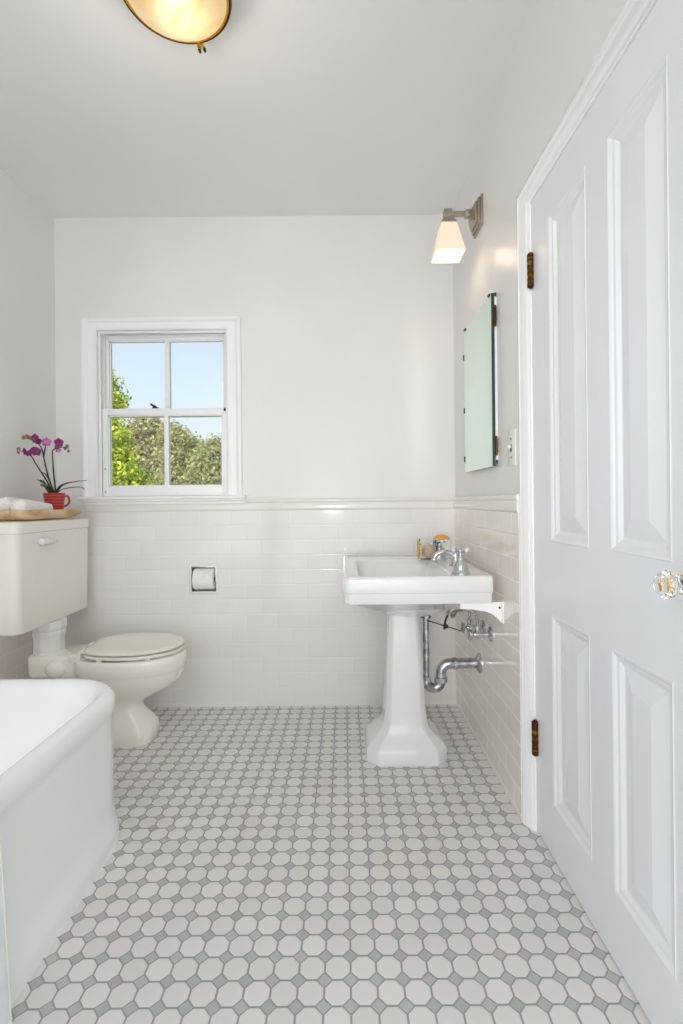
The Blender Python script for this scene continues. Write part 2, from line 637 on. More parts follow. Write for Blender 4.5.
# window opening and paper holder niche in the back wall
WX0, WX1, WZ0, WZ1 = -1.212, -.564, 1.030, 1.862
HX, HZ, HS = -.692, .628, .062
holes = [(WX0, WX1, WZ0, WZ1), (HX - HS, HX + HS, HZ - HS, HZ + HS)]
us = [XL - .14, WX0, HX - HS, HX + HS, WX1, XR + .14]
ws = [0, HZ - HS, HZ + HS, WZ0, WZ1, HC]
wb = grid_wall(us, ws, holes, lambda u, w, t: Vector((u, D + t, w)), .14).build('wall_back', M['plaster'], smooth=0, weld=True)
struct(wb, 'glossy off white plaster back wall with a window', 'wall')
us = [XL, HX - HS, HX + HS, XR]
ws = [0, HZ - HS, HZ + HS, .966]
grid_wall(us, ws, holes[1:], lambda u, w, t: Vector((u, D - TILE + t, w)), TILE).build('tile_wainscot', M['tile_back'], wb, smooth=0, weld=True)

wl = MB().box(XL - .14, XL, YB, D, 0, HC).build('wall_left', M['plaster'], smooth=0)
struct(wl, 'off white plaster left wall beside the tub', 'wall')
MB().box(XL, XL + TILE, YB + .02, D - TILE, 0, .95).build('tile_wainscot', M['tile_side'], wl, smooth=0)

# right wall with the door opening
DY0, DY1, DZ1 = .745, 1.505, 1.898      # door leaf opening
wr = grid_wall([YB, DY0 - .03, DY1 + .03, D], [-.03, DZ1 + .02, HC], [(DY0 - .03, DY1 + .03, -.03, DZ1 + .02)],
               lambda u, w, t: Vector((XR + t, u, w)), .12).build('wall_right', M['plaster'], smooth=0, weld=True)
struct(wr, 'off white plaster right wall with the sconce and mirror', 'wall')
MB().box(XR - TILE, XR, 1.545, D - TILE, 0, .966).build('tile_wainscot', M['tile_side'], wr, smooth=0)

# tile cap rail: bullnose over a flat band
cap = [(0, .9605), (.006, .9610), (.0125, .966), (.0135, .972), (.0135, .990), (.011, .997), (.0095, .9995), (.013, 1.001), (.0165, 1.004), (.0175, 1.009), (.0165, 1.014), (.012, 1.0175), (0, 1.0185)]
y0 = D - .002
o = MB().extrude(cap, lambda p: (-1.278, y0 - p[0] * .6 - .003, p[1]), lambda p: (XR + .002, y0 - p[0] * .6 - .003, p[1])).build('trim_1', M['ceramic'], smooth=40)
struct(o, 'white glazed cap rail along the back wall tiles', 'trim')
o = MB().extrude(cap, lambda p: (XR - .002 - p[0] * .6 - .003, 1.546, p[1]), lambda p: (XR - .002 - p[0] * .6 - .003, D, p[1])).build('trim_2', M['ceramic'], smooth=40)
struct(o, 'white glazed cap rail along the right wall tiles', 'trim')

# ------------------------------------------------------------------ door casing and door
leg = [(1.548, .600), (1.548, .5455), (1.5455, .5435), (1.537, .5435), (1.534, .547), (1.529, .5485), (1.523, .5505), (1.519, .556), (1.513, .558), (1.509, .561), (1.5065, .566), (1.5025, .568), (1.5025, .600)]
mbx = MB()
mid = (DY0 + DY1) / 2
zt = DZ1 - 1.505  # z = y + zt for the head
top = lambda y: y + zt
out = []
for (y, x) in leg:
    out.append((y, x))
loops = [[Vector((x, y, 0)) for y, x in out], [Vector((x, y, top(y))) for y, x in out],
         [Vector((x, 2 * mid - y, top(y))) for y, x in out], [Vector((x, 2 * mid - y, 0)) for y, x in out]]
o = mbx.loft(loops).build('trim_3', M['trim'], smooth=40)
struct(o, 'white moulded casing around the panelled door', 'trim')

door = thing('door_1', 'white four panel door with a glass knob', 'door', (.59, DY1, 0), kind='structure')
FX = .572
zb, ztop = .007, DZ1 - .004
ya, yb = DY0 + .003, DY1 - .003
panels = [(1.165, 1.378, .885, 1.784), (.868, 1.070, .888, 1.778), (1.165, 1.378, .151, .684), (.868, 1.070, .155, .680)]
ycut = [ya, .868, 1.070, 1.165, 1.378, yb]
mb = MB()
for (p0, p1, q0, q1) in panels:
    prev = None
    for ins, dep in ((0, 0), (.003, -.0015), (.008, .0005), (.013, .0045), (.020, .0055), (.028, .0110), (.031, .0120), (.068, .0030), (.071, .0022)):
        lp = [Vector((FX + dep, p0 + ins, q0 + ins)), Vector((FX + dep, p1 - ins, q0 + ins)), Vector((FX + dep, p1 - ins, q1 - ins)), Vector((FX + dep, p0 + ins, q1 - ins))]
        if prev:
            for k in range(4):
                mb.quad(prev[k], prev[(k + 1) % 4], lp[(k + 1) % 4], lp[k])
        prev = lp
    mb.quad(*prev)


def fq(y0, y1, z0, z1):
    mb.quad((FX, y0, z0), (FX, y1, z0), (FX, y1, z1), (FX, y0, z1))


fq(ya, .868, zb, ztop)
fq(1.070, 1.165, zb, ztop)
fq(1.378, yb, zb, ztop)
for (p0, p1, lo, hi) in ((.868, 1.070, panels[3], panels[1]), (1.165, 1.378, panels[2], panels[0])):
    fq(p0, p1, zb, lo[2])
    fq(p0, p1, lo[3], hi[2])
    fq(p0, p1, hi[3], ztop)
BX = FX + .035
mb.quad((BX, ya, zb), (BX, yb, zb), (BX, yb, ztop), (BX, ya, ztop))
for (p, q) in (((ya, zb), (yb, zb)), ((yb, zb), (yb, ztop)), ((yb, ztop), (ya, ztop)), ((ya, ztop), (ya, zb))):
    mb.quad((FX, *p), (FX, *q), (BX, *q), (BX, *p))
dp = mb.build('door_panel', M['doorpaint'], door, smooth=0, weld=True)
_bm = bmesh.new()
_bm.from_mesh(dp.data)
_bm.normal_update()
for f_ in _bm.faces:
    cx = f_.calc_center_median().x + wloc(door).x
    if cx < FX + .0155 and f_.normal.x > .05:
        f_.normal_flip()
_bm.to_mesh(dp.data)
_bm.free()
for hz in (1.687, .288):
    h = MB()
    x, y = .5650, 1.4905
    z0 = hz - .047
    h.lathe([(.002, -.006), (.0065, -.004), (.0075, 0), (.0095, .001), (.0095, .0175), (.0085, .018), (.0085, .019), (.0095, .0195), (.0095, .037), (.0085, .0375), (.0085, .0385), (.0095, .039), (.0095, .0565), (.0085, .057), (.0085, .058), (.0095, .0585), (.0095, .076), (.0085, .0765), (.0085, .0775), (.0095, .078), (.0095, .093), (.0075, .094), (.0065, .098), (.002, .100)], (x, y, z0), seg=14)
    h.box(x, x + .009, y - .006, y + .011, z0, z0 + .094)
    hg = h.build('hinge', M['brass'], door)
    d = MB()
    for zz in (.018, .0375, .057, .0765):
        d.lathe([(.0100, zz - .0040), (.0101, zz), (.0100, zz + .0040)], (x, y, z0), seg=14)
    d.lathe([(.0035, -.0075), (.0101, -.002), (.0101, .010)], (x, y, z0), seg=14)
    d.lathe([(.0101, .084), (.0101, .095), (.0035, .1015)], (x, y, z0), seg=14)
    d.build('hinge_knuckle', M['bronze'], hg)

# glass knob
KY, KZ = .80, .862
kn = MB()
KX = .503
kn.lathe([(.004, -.0005), (.013, -.0005), (.0205, .006), (.0240, .012), (.0235, .017), (.017, .024), (.0150, .028), (.0165, .034)], (KX, KY, KZ), axis='X', seg=8)
kb = kn.build('door_knob', M['glass'], door, smooth=0)
kb['label'] = 'faceted clear glass knob'
s = MB()
s.lathe([(.002, .0), (.0155, .0), (.0165, .002), (.0155, .008), (.0125, .011), (.0110, .022), (.012, .026), (.026, .0275), (.028, .0310), (.028, .0345)], (KX + .0345, KY, KZ), axis='X', seg=24)
s.build('knob_shank', M['gold'], kb)['label'] = 'brass knob shank and collar'

# ------------------------------------------------------------------ window
win = thing('window_1', 'white double hung window with four panes', 'window', ((WX0 + WX1) / 2, D, WZ0), kind='structure')
# casing: moulded frame on the wall (legs sit on the stool)
cp = [(0.000, 0), (0.000, .012), (.004, .016), (.012, .016), (.014, .013), (.030, .011), (.045, .012), (.048, .018), (.055, .024), (.065, .026), (.070, .024), (.072, .018), (.072, 0)]
zs = 1.038
x0, x1, z1 = WX0 + .006, WX1 - .006, WZ1 - .008
loops = []
for (sx, zz) in ((-1, 'b'), (-1, 't'), (1, 't'), (1, 'b')):
    lp = []
    for (w, d) in cp:
        x = x0 - w if sx < 0 else x1 + w
        z = zs if zz == 'b' else z1 + w * .84
        lp.append(Vector((x, D - d, z)))
    loops.append(lp)
MB().loft(loops).build('window_casing', M['trim'], win, smooth=40)
# stool and apron
st = [(D + .035, 1.022), (D - .044, 1.022), (D - .049, 1.0255), (D - .050, 1.031), (D - .048, 1.036), (D - .043, 1.0385), (D + .035, 1.0385)]
a = MB().extrude(st, lambda p: (-1.283, p[0], p[1]), lambda p: (-.480, p[0], p[1]))
a.build('window_stool', M['trim'], win, smooth=40)
ap = [(D - .0, 1.0225), (D - .036, 1.0225), (D - .038, 1.0165), (D - .034, 1.011), (D - .027, 1.0085), (D - .026, .9990), (D, .9985)]
MB().extrude(ap, lambda p: (-1.278, p[0], p[1]), lambda p: (-.485, p[0], p[1])).build('window_apron', M['trim'], win, smooth=40)
# jamb liners and head
j = MB()
j.box(WX0, WX0 + .006, D - .001, D + .139, 1.0385, WZ1)
j.box(WX1 - .006, WX1, D - .001, D + .139, 1.0385, WZ1)
j.box(WX0, WX1, D - .001, D + .139, WZ1 - .006, WZ1)
j.box(WX0, WX1, D + .036, D + .16, 1.000, 1.036)
j.box(WX0 + .006, WX0 + .018, D + .046, D + .056, 1.04, WZ1 - .006, .001)   # parting beads
j.box(WX1 - .018, WX1 - .006, D + .046, D + .056, 1.04, WZ1 - .006, .001)
j.box(WX0 + .006, WX0 + .016, D + .004, D + .014, 1.04, WZ1 - .006, .001)   # stop beads
j.box(WX1 - .016, WX1 - .006, D + .004, D + .014, 1.04, WZ1 - .006, .001)
j.box(WX0 + .016, WX1 - .016, D + .004, D + .014, WZ1 - .018, WZ1 - .006, .001)
j.build('window_jamb', M['sash'], win, smooth=30)


def sash(name, gx0, gx1, gz0, gz1, ox0, ox1, oz0, oz1, yc, mx, mw):
    s = MB()
    h = .016
    s.box(ox0, gx0, yc - h, yc + h, oz0, oz1, .002)
    s.box(gx1, ox1, yc - h, yc + h, oz0, oz1, .002)
    s.box(gx0 - .001, gx1 + .001, yc - h, yc + h, oz0, gz0, .002)
    s.box(gx0 - .001, gx1 + .001, yc - h, yc + h, gz1, oz1, .002)
    s.box(mx - mw / 2, mx + mw / 2, yc - h * .85, yc + h * .85, gz0, gz1, .002)
    # sloped glazing putty lines
    for (a0, a1, b0, b1) in ((gx0, gx0 + .005, gz0, gz1), (gx1 - .005, gx1, gz0, gz1), (gx0, gx1, gz0, gz0 + .005), (gx0, gx1, gz1 - .005, gz1)):
        s.box(a0, a1, yc - .008, yc + .008, b0, b1)
    o = s.build(name, M['sash'], win, smooth=30)
    for (a0, a1) in ((gx0, mx - mw / 2), (mx + mw / 2, gx1)):
        MB().box(a0 - .002, a1 + .002, yc - .0015, yc + .0015, gz0 - .002, gz1 + .002).build('window_pane', M['pane'], o, smooth=0)
    return o


sash('upper_sash', -1.178, -.602, 1.470, 1.826, WX0 + .007, WX1 - .007, 1.440, WZ1 - .007, D + .074, -.887, .024)
lo = sash('lower_sash', -1.168, -.602, 1.088, 1.441, WX0 + .017, WX1 - .017, 1.040, 1.474, D + .030, -.879, .022)
k = MB()
k.lathe([(.016, 0), (.016, .003), (.008, .005), (.007, .009)], (-.934, D + .030, 1.474), seg=16)
k.tube(spline([(-.934, D + .03, 1.481), (-.941, D + .026, 1.486), (-.949, D + .020, 1.491), (-.956, D + .018, 1.497)], 4), [.007] * 6 + [.005] * 7)
k.box(-.952, -.918, D + .024, D + .036, 1.474, 1.481, .002)
k.build('sash_lock', M['black'], lo)
b_ = MB()
b_.lathe([(.0075, 0), (.0085, -.004), (.006, -.009), (.002, -.010)], (-.584, D + .014, 1.464), axis='Y', seg=14)
b_.build('sash_bolt', M['black'], win)
for zz in (1.175, 1.062):
    MB().lathe([(.005, 0), (.0045, -.002), (.001, -.0025)], (WX0 + .030, D + .0145, zz), axis='Y', seg=12).build('screw', M['nickel'], lo)

# ------------------------------------------------------------------ ceiling light
CL = Vector((-.4284, 1.3023, HC))
lamp = thing('ceiling_light', 'round lit alabaster glass ceiling light with a bronze rim', 'lamp', CL)
RZ = 2.34
pan = MB()
pan.lathe([(.002, 0), (.120, 0), (.136, -.010), (.138, -.045), (.132, -.066), (.06, -.066), (.002, -.064)], CL, seg=56)
pan.build('ceiling_pan', M['bronze'], lamp)
r = MB()
prof = [(.128, RZ + .006), (.1395, RZ + .009), (.1440, RZ + .004), (.1450, RZ - .003), (.1425, RZ - .008), (.1385, RZ - .007)]
r.lathe([(a, b - HC) for a, b in prof], CL, seg=64, cap0=False, cap1=False)
r.build('rim', M['bronze'], lamp, smooth=60)
r = MB()
prof = [(.1392, RZ - .0065), (.1360, RZ - .0105), (.1315, RZ - .009), (.1285, RZ - .003)]
r.lathe([(a, b - HC) for a, b in prof], CL, seg=64, cap0=False, cap1=False)
r.build('inner_lip', M['gold'], lamp, smooth=60)
g = MB()
prof = [(.1318, RZ), (.1318, RZ - .007), (.126, RZ - .016), (.108, RZ - .029), (.08, RZ - .040), (.045, RZ - .0465), (.015, RZ - .048), (.001, RZ - .0482)]
g.lathe([(a, b - HC) for a, b in prof], CL, seg=56, cap0=False)
g.build('glass_bowl', M['dome'], lamp, smooth=60)
lt = MB()
dv = Vector((-.4025 + .4284, 1.4589 - 1.3023, 0)).normalized()
pr = Vector((-dv.y, dv.x, 0))
c = CL + dv * .146
c.z = RZ - .004
lt.box(c.x - .009, c.x + .009, c.y - .007, c.y + .009, c.z - .009, c.z + .006, .002)
la = lt.build('latch', M['gold'], lamp)
lt = MB()
for sgn in (-1, 1):
    q = c + pr * sgn * .0075 + dv * .010
    lt.lathe([(.0035, -.002), (.0045, .001), (.0045, .009), (.003, .012)], (q.x, q.y, q.z - .006), axis='Y', seg=10)
lt.build('latch_screw', M['bronze'], la)

# ------------------------------------------------------------------ wall sconce
SC = Vector((XR, 1.978, 2.128))
sc = thing('wall_sconce', 'lit square glass wall sconce on a brushed nickel bracket', 'lamp', SC)
s = MB()
for (hh, xa, xb) in ((.058, .0, .009), (.050, .009, .018), (.040, .018, .026)):
    s.box(XR - xb, XR - xa, SC.y - hh, SC.y + hh, SC.z - hh, SC.z + hh, .0025)
s.loft([[Vector((XR - .026, SC.y + a * .038, SC.z + b * .038)) for a, b in ((-1, -1), (1, -1), (1, 1), (-1, 1))],
        [Vector((XR - .040, SC.y + a * .015, SC.z + b * .015)) for a, b in ((-1, -1), (1, -1), (1, 1), (-1, 1))]])
s.build('back_plate', M['nickel'], sc)
s = MB()
SX = .4225
s.box(SX - .008, XR - .038, SC.y - .009, SC.y + .009, 2.130, 2.148, .0025)
s.box(XR - .058, XR - .036, SC.y - .014, SC.y + .014, 2.125, 2.153, .003)
s.box(SX - .016, SX + .016, SC.y - .016, SC.y + .016, 2.116, 2.154, .003)
s.loft([[Vector((SX + a * h, SC.y + b * h, z)) for a, b in ((-1, -1), (1, -1), (1, 1), (-1, 1))] for h, z in ((.019, 2.119), (.024, 2.106), (.030, 2.098), (.030, 2.092))])
s.build('arm', M['nickel'], sc)
s = MB()


def sq(h, z):
    return rrect(SX - h, SX + h, SC.y - h, SC.y + h, z, .005, 3)


s.loft([sq(.027, 2.094), sq(.0315, 2.092), sq(.0330, 2.086), sq(.0585, 1.974), sq(.0585, 1.972), sq(.0555, 1.972), sq(.0300, 2.084), sq(.024, 2.089)], cap0=True, cap1=True)
s.build('lamp_shade', M['shade'], sc, smooth=30)
s = MB()
s.ball((SX, SC.y, 2.022), .026, .026, .032)
s.build('bulb', M['bulb'], sc, smooth=180)

# ------------------------------------------------------------------ medicine cabinet with a mirror door
mc = thing('medicine_cabinet', 'frameless mirror door of a medicine cabinet on the right wall', 'cabinet', (XR, 1.94, 1.122))
MY0, MY1, MZ0, MZ1, MX = 1.762, 2.160, 1.122, 1.734, .525
s = MB()
s.box(.5395, XR + .0005, MY0 + .006, MY1 - .01, MZ0 + .006, MZ0 + .024, .002)
s.box(.5395, XR + .0005, MY0 + .006, MY1 - .01, MZ1 - .012, MZ1 + .006, .002)
s.box(.5395, XR + .0005, MY0 + .006, MY0 + .026, MZ0 + .006, MZ1 + .006, .002)
s.box(.5395, XR + .0005, MY1 - .028, MY1 - .01, MZ0 + .006, MZ1 + .006, .002)
s.box(.545, XR + .0005, MY0 + .02, MY1 - .02, MZ0 + .02, MZ1 - .01)
s.build('cabinet_frame', M['trim'], mc)
# mirror plate with a wide bevel
s = MB()
bw = .016


def mr(x, i):
    return [Vector((x, MY0 + i, MZ0 + i)), Vector((x, MY1 - i, MZ0 + i)), Vector((x, MY1 - i, MZ1 - i)), Vector((x, MY0 + i, MZ1 - i))]


s.loft([mr(MX + .0022, 0), mr(MX, bw)], cap0=False)
md = s.build('mirror_door', M['mirror'], mc, smooth=0)
s = MB()
s.loft([mr(MX + .0135, 0), mr(MX + .0022, 0)], cap1=False)
s.build('mirror_edge', M['mirror_edge'], md, smooth=0)
for z0, z1 in ((1.622, 1.684), (1.165, 1.222)):
    s = MB()
    s.box(.536, .546, MY0 - .003, MY0 + .010, z0, z1, .002)
    s.tube([(.5400, MY0 - .003, z0 - .006), (.5400, MY0 - .003, z1 + .006)], .0042, 10)
    s.build('hinge', M['bronze'], mc)
for (y, z) in ((MY0 + .022, MZ1), (MY1 - .022, MZ1), (MY1, 1.62), (MY1, 1.39), (MY1, 1.18)):
    s = MB()
    if y == MY1:
        s.box(MX - .002, MX + .0145, y - .004, y + .003, z - .012, z + .012, .001)
    else:
        s.box(MX - .002, MX + .0145, y - .010, y + .010, z - .003, z + .0035, .001)
    s.build('mirror_clip', M['dark_metal'], mc)

# ------------------------------------------------------------------ light switch
sw = thing('light_switch', 'white toggle light switch plate on the wall beside the door', 'switch', (XR, 1.613, 1.169))
MB().box(XR - .006, XR, 1.578, 1.648, 1.112, 1.226, .002).build('switch_plate', M['plastic'], sw)
s = MB()
s.box(XR - .008, XR - .004, 1.607, 1.619, 1.157, 1.181, .001)
s.build('switch_slot', M['dark_metal'], sw)
s = MB()
s.box(XR - .018, XR - .006, 1.609, 1.617, 1.168, 1.179, .002)
s.build('toggle', M['plastic'], sw)
for zz in (1.139, 1.199):
    MB().lathe([(.0035, 0), (.003, -.0015), (.001, -.002)], (XR - .006, 1.613, zz), axis='X', seg=10).build('screw', M['dark_metal'], sw)

# ------------------------------------------------------------------ bathtub
tx0, tx1, ty0, ty1 = XL + TILE + .001, -.680, .02, 1.612
tub = MB()
prof = [(-.006, 0, .186), (-.006, .030, .186), (-.003, .050, .183), (.004, .075, .178), (.008, .12, .175), (.008, .362, .174), (.006, .380, .175), (.002, .392, .179), (.000, .404, .181), (.001, .419, .18), (.005, .432, .177), (.014, .442, .172), (.025, .4455, .167), (.035, .4435, .162), (.043, .437, .157), (.050, .424, .153), (.057, .40, .150), (.083, .32, .148), (.104, .22, .15), (.125, .16, .16), (.16, .118, .18), (.21, .098, .17), (.26, .092, .10)]
loops = []
for ins, z, r in prof:
    li = ins if ins > 0 else 0
    lr = .03 if z > 0 and ins < .06 else .03 + max(0, (ins - .06)) * 1.2
    if ins >= .06:
        lr = min(r, .10)
    loops.append(rrect(tx0 + li, tx1 - ins, ty0 + ins, ty1 - ins, z, [r, lr, lr, r], 14))
tb = tub.loft(loops, cap0=True, cap1=True).build('bathtub', M['enamel'], smooth=50)
tag(tb, 'white enamelled bathtub with a rounded rolled rim along the left wall', 'bathtub')

# ------------------------------------------------------------------ shower curtain (its edge shows in the lower left corner)
cu = thing('shower_curtain', 'pale blue white curtain edge hanging beside the near end of the tub', 'curtain', (-.64, .6, 0))
s = MB()
rows = []
nz_, ny_ = 24, 60
for i in range(nz_ + 1):
    z = .006 + (1.93 - .006) * i / nz_
    edge = .937 - .0715 * max(0, z - .02) if z < .6 else .8955 - .05 * (z - .6)
    row = []
    for k in range(ny_ + 1):
        y = -.10 + (edge + .10) * k / ny_
        fade = min(1, (edge - y) / .06)
        row.append(Vector((-.631 + fade * .010 * math.sin(y * 55 + .5 * math.sin(z * 3)) - .004 * (1 - fade), y, z)))
    rows.append(row)
back = [[p + Vector((-.0016, 0, 0)) for p in row] for row in rows]
loops = [row + bk[::-1] for row, bk in zip(rows, back)]
s.loft(loops)
cl = s.build('curtain_cloth', M['curtain'], cu, smooth=40)
s = MB()
s.tube([rows[i][-1] + Vector((-.0008, 0, 0)) for i in range(nz_ + 1)], .0022, 8)
s.build('hem', M['hem'], cl)
s = MB()
s.tube([(-.635, -.14, 1.945), (-.635, .82, 1.945)], .011, 14)
s.tube([(-.635, -.10, 1.945), (-.635, -.10, HC)], .007, 10)
s.tube([(-.635, .78, 1.945), (-.635, .78, HC)], .007, 10)
s.lathe([(.03, 0), (.03, -.006), (.008, -.012)], (-.635, -.10, HC), seg=20)
s.lathe([(.03, 0), (.03, -.006), (.008, -.012)], (-.635, .78, HC), seg=20)
s.build('curtain_rail', M['chrome'], cu)

# ------------------------------------------------------------------ toilet
TY = 2.142
toi = thing('toilet', 'cream porcelain toilet with a wall hung tank under the window', 'toilet', (-.93, TY, 0))
s = MB()
TKY0, TKY1 = 1.872, 2.402
loops = []
for z, ins in ((.506, .010), (.509, .003), (.516, 0), (.70, -.001), (.89, -.003)):
    loops.append(rrect(XL + TILE + .002, -1.230 - ins, TKY0 + ins, TKY1 - ins, z, [.03, .006, .006, .03], 6))
s.loft(loops)
s.build('tank', M['cream_porcelain'], toi, smooth=40)
s = MB()
loops = []
for z, ins in ((.8875, .004), (.889, .0), (.893, -.006), (.925, -.007), (.933, -.005), (.937, .002), (.9385, .010)):
    loops.append(rrect(XL + TILE + .002, -1.230 - ins, TKY0 + ins, TKY1 + .002 - ins, z, [.032, .006, .006, .032], 6))
s.loft(loops)
s.build('tank_lid', M['cream_porcelain'], toi, smooth=40)
# flush lever
s = MB()
s.lathe([(.0195, -.0), (.0195, .005), (.013, .009), (.010, .020)], (-1.232, 2.012, .853), axis='X', seg=20)
s.tube(spline([(-1.212, 1.985, .8530), (-1.207, 2.005, .8535), (-1.204, 2.03, .853), (-1.204, 2.06, .851), (-1.206, 2.092, .849)], 5), [.008] + [.0145] * 4 + [.0158] * 4 + [.014] * 4 + [.0115] * 4 + [.0095, .0095, .008, .003], 14)
s.build('flush_lever', M['porcelain'], toi, smooth=60)
# flush elbow between the tank and the bowl
s = MB()
EX = -1.272
s.lathe([(.052, .375), (.0625, .376), (.0635, .384), (.062, .40), (.0610, .43), (.0640, .446), (.0660, .452), (.0660, .462), (.0640, .466), (.0690, .476), (.0700, .490), (.0695, .507)], (EX, TY - .005, 0), seg=10, rot=PI / 10)
s.build('flush_elbow', M['porcelain'], toi, smooth=25)
# bowl, pedestal and rear shelf
s = MB()
secs = [  # z, cx, a front, a back, b, e
    (0.000, -.97, .150, .20, .098, 3.6),
    (0.018, -.97, .153, .20, .100, 3.6),
    (0.040, -.97, .155, .20, .098, 3.4),
    (0.062, -.97, .150, .195, .090, 3.2),
    (0.085, -.97, .135, .185, .079, 3.0),
    (0.110, -.97, .108, .175, .070, 2.8),
    (0.135, -.97, .093, .165, .066, 2.6),
    (0.158, -.97, .097, .16, .068, 2.5),
    (0.180, -.965, .128, .165, .080, 2.4),
    (0.205, -.955, .172, .175, .100, 2.3),
    (0.235, -.945, .214, .185, .123, 2.25),
    (0.265, -.94, .233, .19, .141, 2.2),
    (0.292, -.94, .242, .192, .152, 2.2),
    (0.300, -.94, .2435, .192, .154, 2.2),
    (0.304, -.94, .2480, .195, .158, 2.2),
    (0.345, -.94, .2500, .195, .161, 2.2),
    (0.361, -.94, .2480, .193, .160, 2.2),
    (0.367, -.94, .2420, .19, .155, 2.2),
    (0.367, -.94, .19, .13, .115, 2.1),
    (0.340, -.94, .175, .12, .10, 2.1),
    (0.22, -.95, .10, .08, .06, 2.0),
]
loops = [super_loop(cx, TY, a, b, z, 48, e, back=ab, e_back=e + .4) for z, cx, a, ab, b, e in secs]
s.loft(loops)
loops = []
for z, i in ((.285, .012), (.290, .004), (.298, 0), (.366, 0), (.373, .004), (.376, .012)):
    loops.append(rrect(-1.318 + i, -1.115, 2.045 + i, 2.235 - i, z, [.004, .03, .03, .004], 6))
s.loft(loops)
# trapway behind the pedestal
s.loft([rrect(-1.26, -1.03, TY - b, TY + b, z, .05, 6) for z, b in ((0, .088), (.03, .088), (.08, .072), (.16, .066), (.24, .070), (.29, .085))])
s.ball((-1.192, 2.046, .325), .042, .026, .036)
s.build('bowl', M['cream_porcelain'], toi, smooth=50)


def seat_outline(z, grow=0.0, n=64):
    out = []
    for k in range(n):
        t = 2 * PI * k / n
        ct, st = math.cos(t), math.sin(t)
        if ct >= 0:
            x = -.915 + (.216 + grow) * abs(ct) ** (2 / 2.15)
            y = TY + (.164 + grow) * math.copysign(abs(st) ** (2 / 2.15), st)
        else:
            e = 5.5
            x = -.915 - (.168 + grow) * abs(ct) ** (2 / e)
            yy = (.164 + grow) * math.copysign(abs(st) ** (2 / e), st)
            tpr = 1 - .27 * min(1, (-.915 - x) / .168) ** 2.0
            y = TY + yy * tpr
        out.append(Vector((x, y, z)))
    return out


s = MB()
s.loft([seat_outline(.3770, -.004), seat_outline(.3775, 0), seat_outline(.383, .001), seat_outline(.3885, 0), seat_outline(.3890, -.004)], cap0=True, cap1=True)
st_ = s.build('seat', M['seat'], toi, smooth=50)
for (x, y) in ((-.985, TY - .150), (-.80, TY - .128), (-.80, TY + .128), (-.985, TY + .150)):
    MB().box(x - .010, x + .010, y - .006, y + .006, .3665, .378, .002).build('bumper', M['seat'], st_)
s = MB()
s.loft([seat_outline(.3950, -.006), seat_outline(.3955, -.001), seat_outline(.401, 0), seat_outline(.4045, -.003), seat_outline(.4075, -.012), seat_outline(.4090, -.03), seat_outline(.4105, -.08)], cap0=True, cap1=True)
s.build('seat_lid', M['seat'], toi, smooth=50)
for yy in (TY - .085, TY + .085):
    s = MB()
    s.box(-1.138, -1.085, yy - .024, yy + .024, .352, .385, .006)
    s.tube([(-1.092, yy - .020, .391), (-1.092, yy + .020, .391)], .009, 12)
    s.box(-1.100, -1.060, yy - .014, yy + .014, .3885, .3955, .001)
    s.build('seat_hinge', M['seat'], toi)

# ------------------------------------------------------------------ wooden tray, towels, orchid on the tank
TZ = .9385
s = MB()
loops = []


def tray_loop(z, ix, iy, wob):
    lp = rrect(-1.392 + ix, -1.212 - ix, 1.885 + iy, 2.322 - iy, z, .035, 6)
    out = []
    for i, p in enumerate(lp):
        a = i * 2 * PI / len(lp)
        w = wob * (math.sin(3 * a + .7) + .6 * math.sin(7 * a + 2) + .3 * math.sin(13 * a))
        out.append(Vector((p.x + w * math.cos(a), p.y + w * math.sin(a) * 1.5, p.z + .25 * w)))
    return out


loops = [tray_loop(TZ + .0012, .040, .060, .000), tray_loop(TZ + .006, .022, .030, .002), tray_loop(TZ + .016, .008, .010, .003), tray_loop(TZ + .028, .000, .0, .004), tray_loop(TZ + .038, .002, .0, .004), tray_loop(TZ + .0415, .008, .006, .0035),
         tray_loop(TZ + .038, .018, .020, .003), tray_loop(TZ + .030, .028, .04, .002), tray_loop(TZ + .028, .045, .07, .0)]
o = s.loft(loops).build('wooden_tray', M['wood'], smooth=60)
tag(o, 'rough edged pale wooden tray lying on the toilet tank', 'tray')


def towel_roll(name, p0, p1, r0, r1, flat, label, seed):
    rr = random.Random(seed)
    s = MB()
    p0, p1 = Vector(p0), Vector(p1)
    ax = (p1 - p0).normalized()
    side = Vector((0, 0, 1)).cross(ax).normalized()
    up = ax.cross(side)
    loops = []
    n, seg = 22, 40
    ph = rr.random() * 6
    for i in range(n + 1):
        t = i / n
        r = r0 + (r1 - r0) * t
        endf = min(1, math.sqrt(max(0, 1 - (1 - min(t, 1 - t) / .07) ** 2)) if min(t, 1 - t) < .07 else 1)
        r *= max(endf, .12)
        c = p0.lerp(p1, t)
        lp = []
        for k in range(seg):
            a = 2 * PI * k / seg
            w = 1 + .06 * math.sin(3 * a + ph + t * 1.5) + .035 * math.sin(7 * a + 5 * t)
            zoff = math.sin(a) * r * flat * w
            lp.append(c + side * (math.cos(a) * r * w) + up * zoff)
        loops.append(lp)
    s.loft(loops)
    # loose fold on the top
    o = s.build(name, M['towel'], smooth=60)
    tag(o, label, 'towel', 'white towels on the wooden tray')
    return o


towel_roll('hand_towel', (-1.252, 1.90, .9965), (-1.262, 2.138, .9865), .031, .020, .95, 'white rolled towel lying along the front of the wooden tray', 1)
towel_roll('hand_towel', (-1.325, 1.92, 1.0015), (-1.330, 2.13, .994), .034, .026, .95, 'white rolled towel at the wall side of the wooden tray', 4)

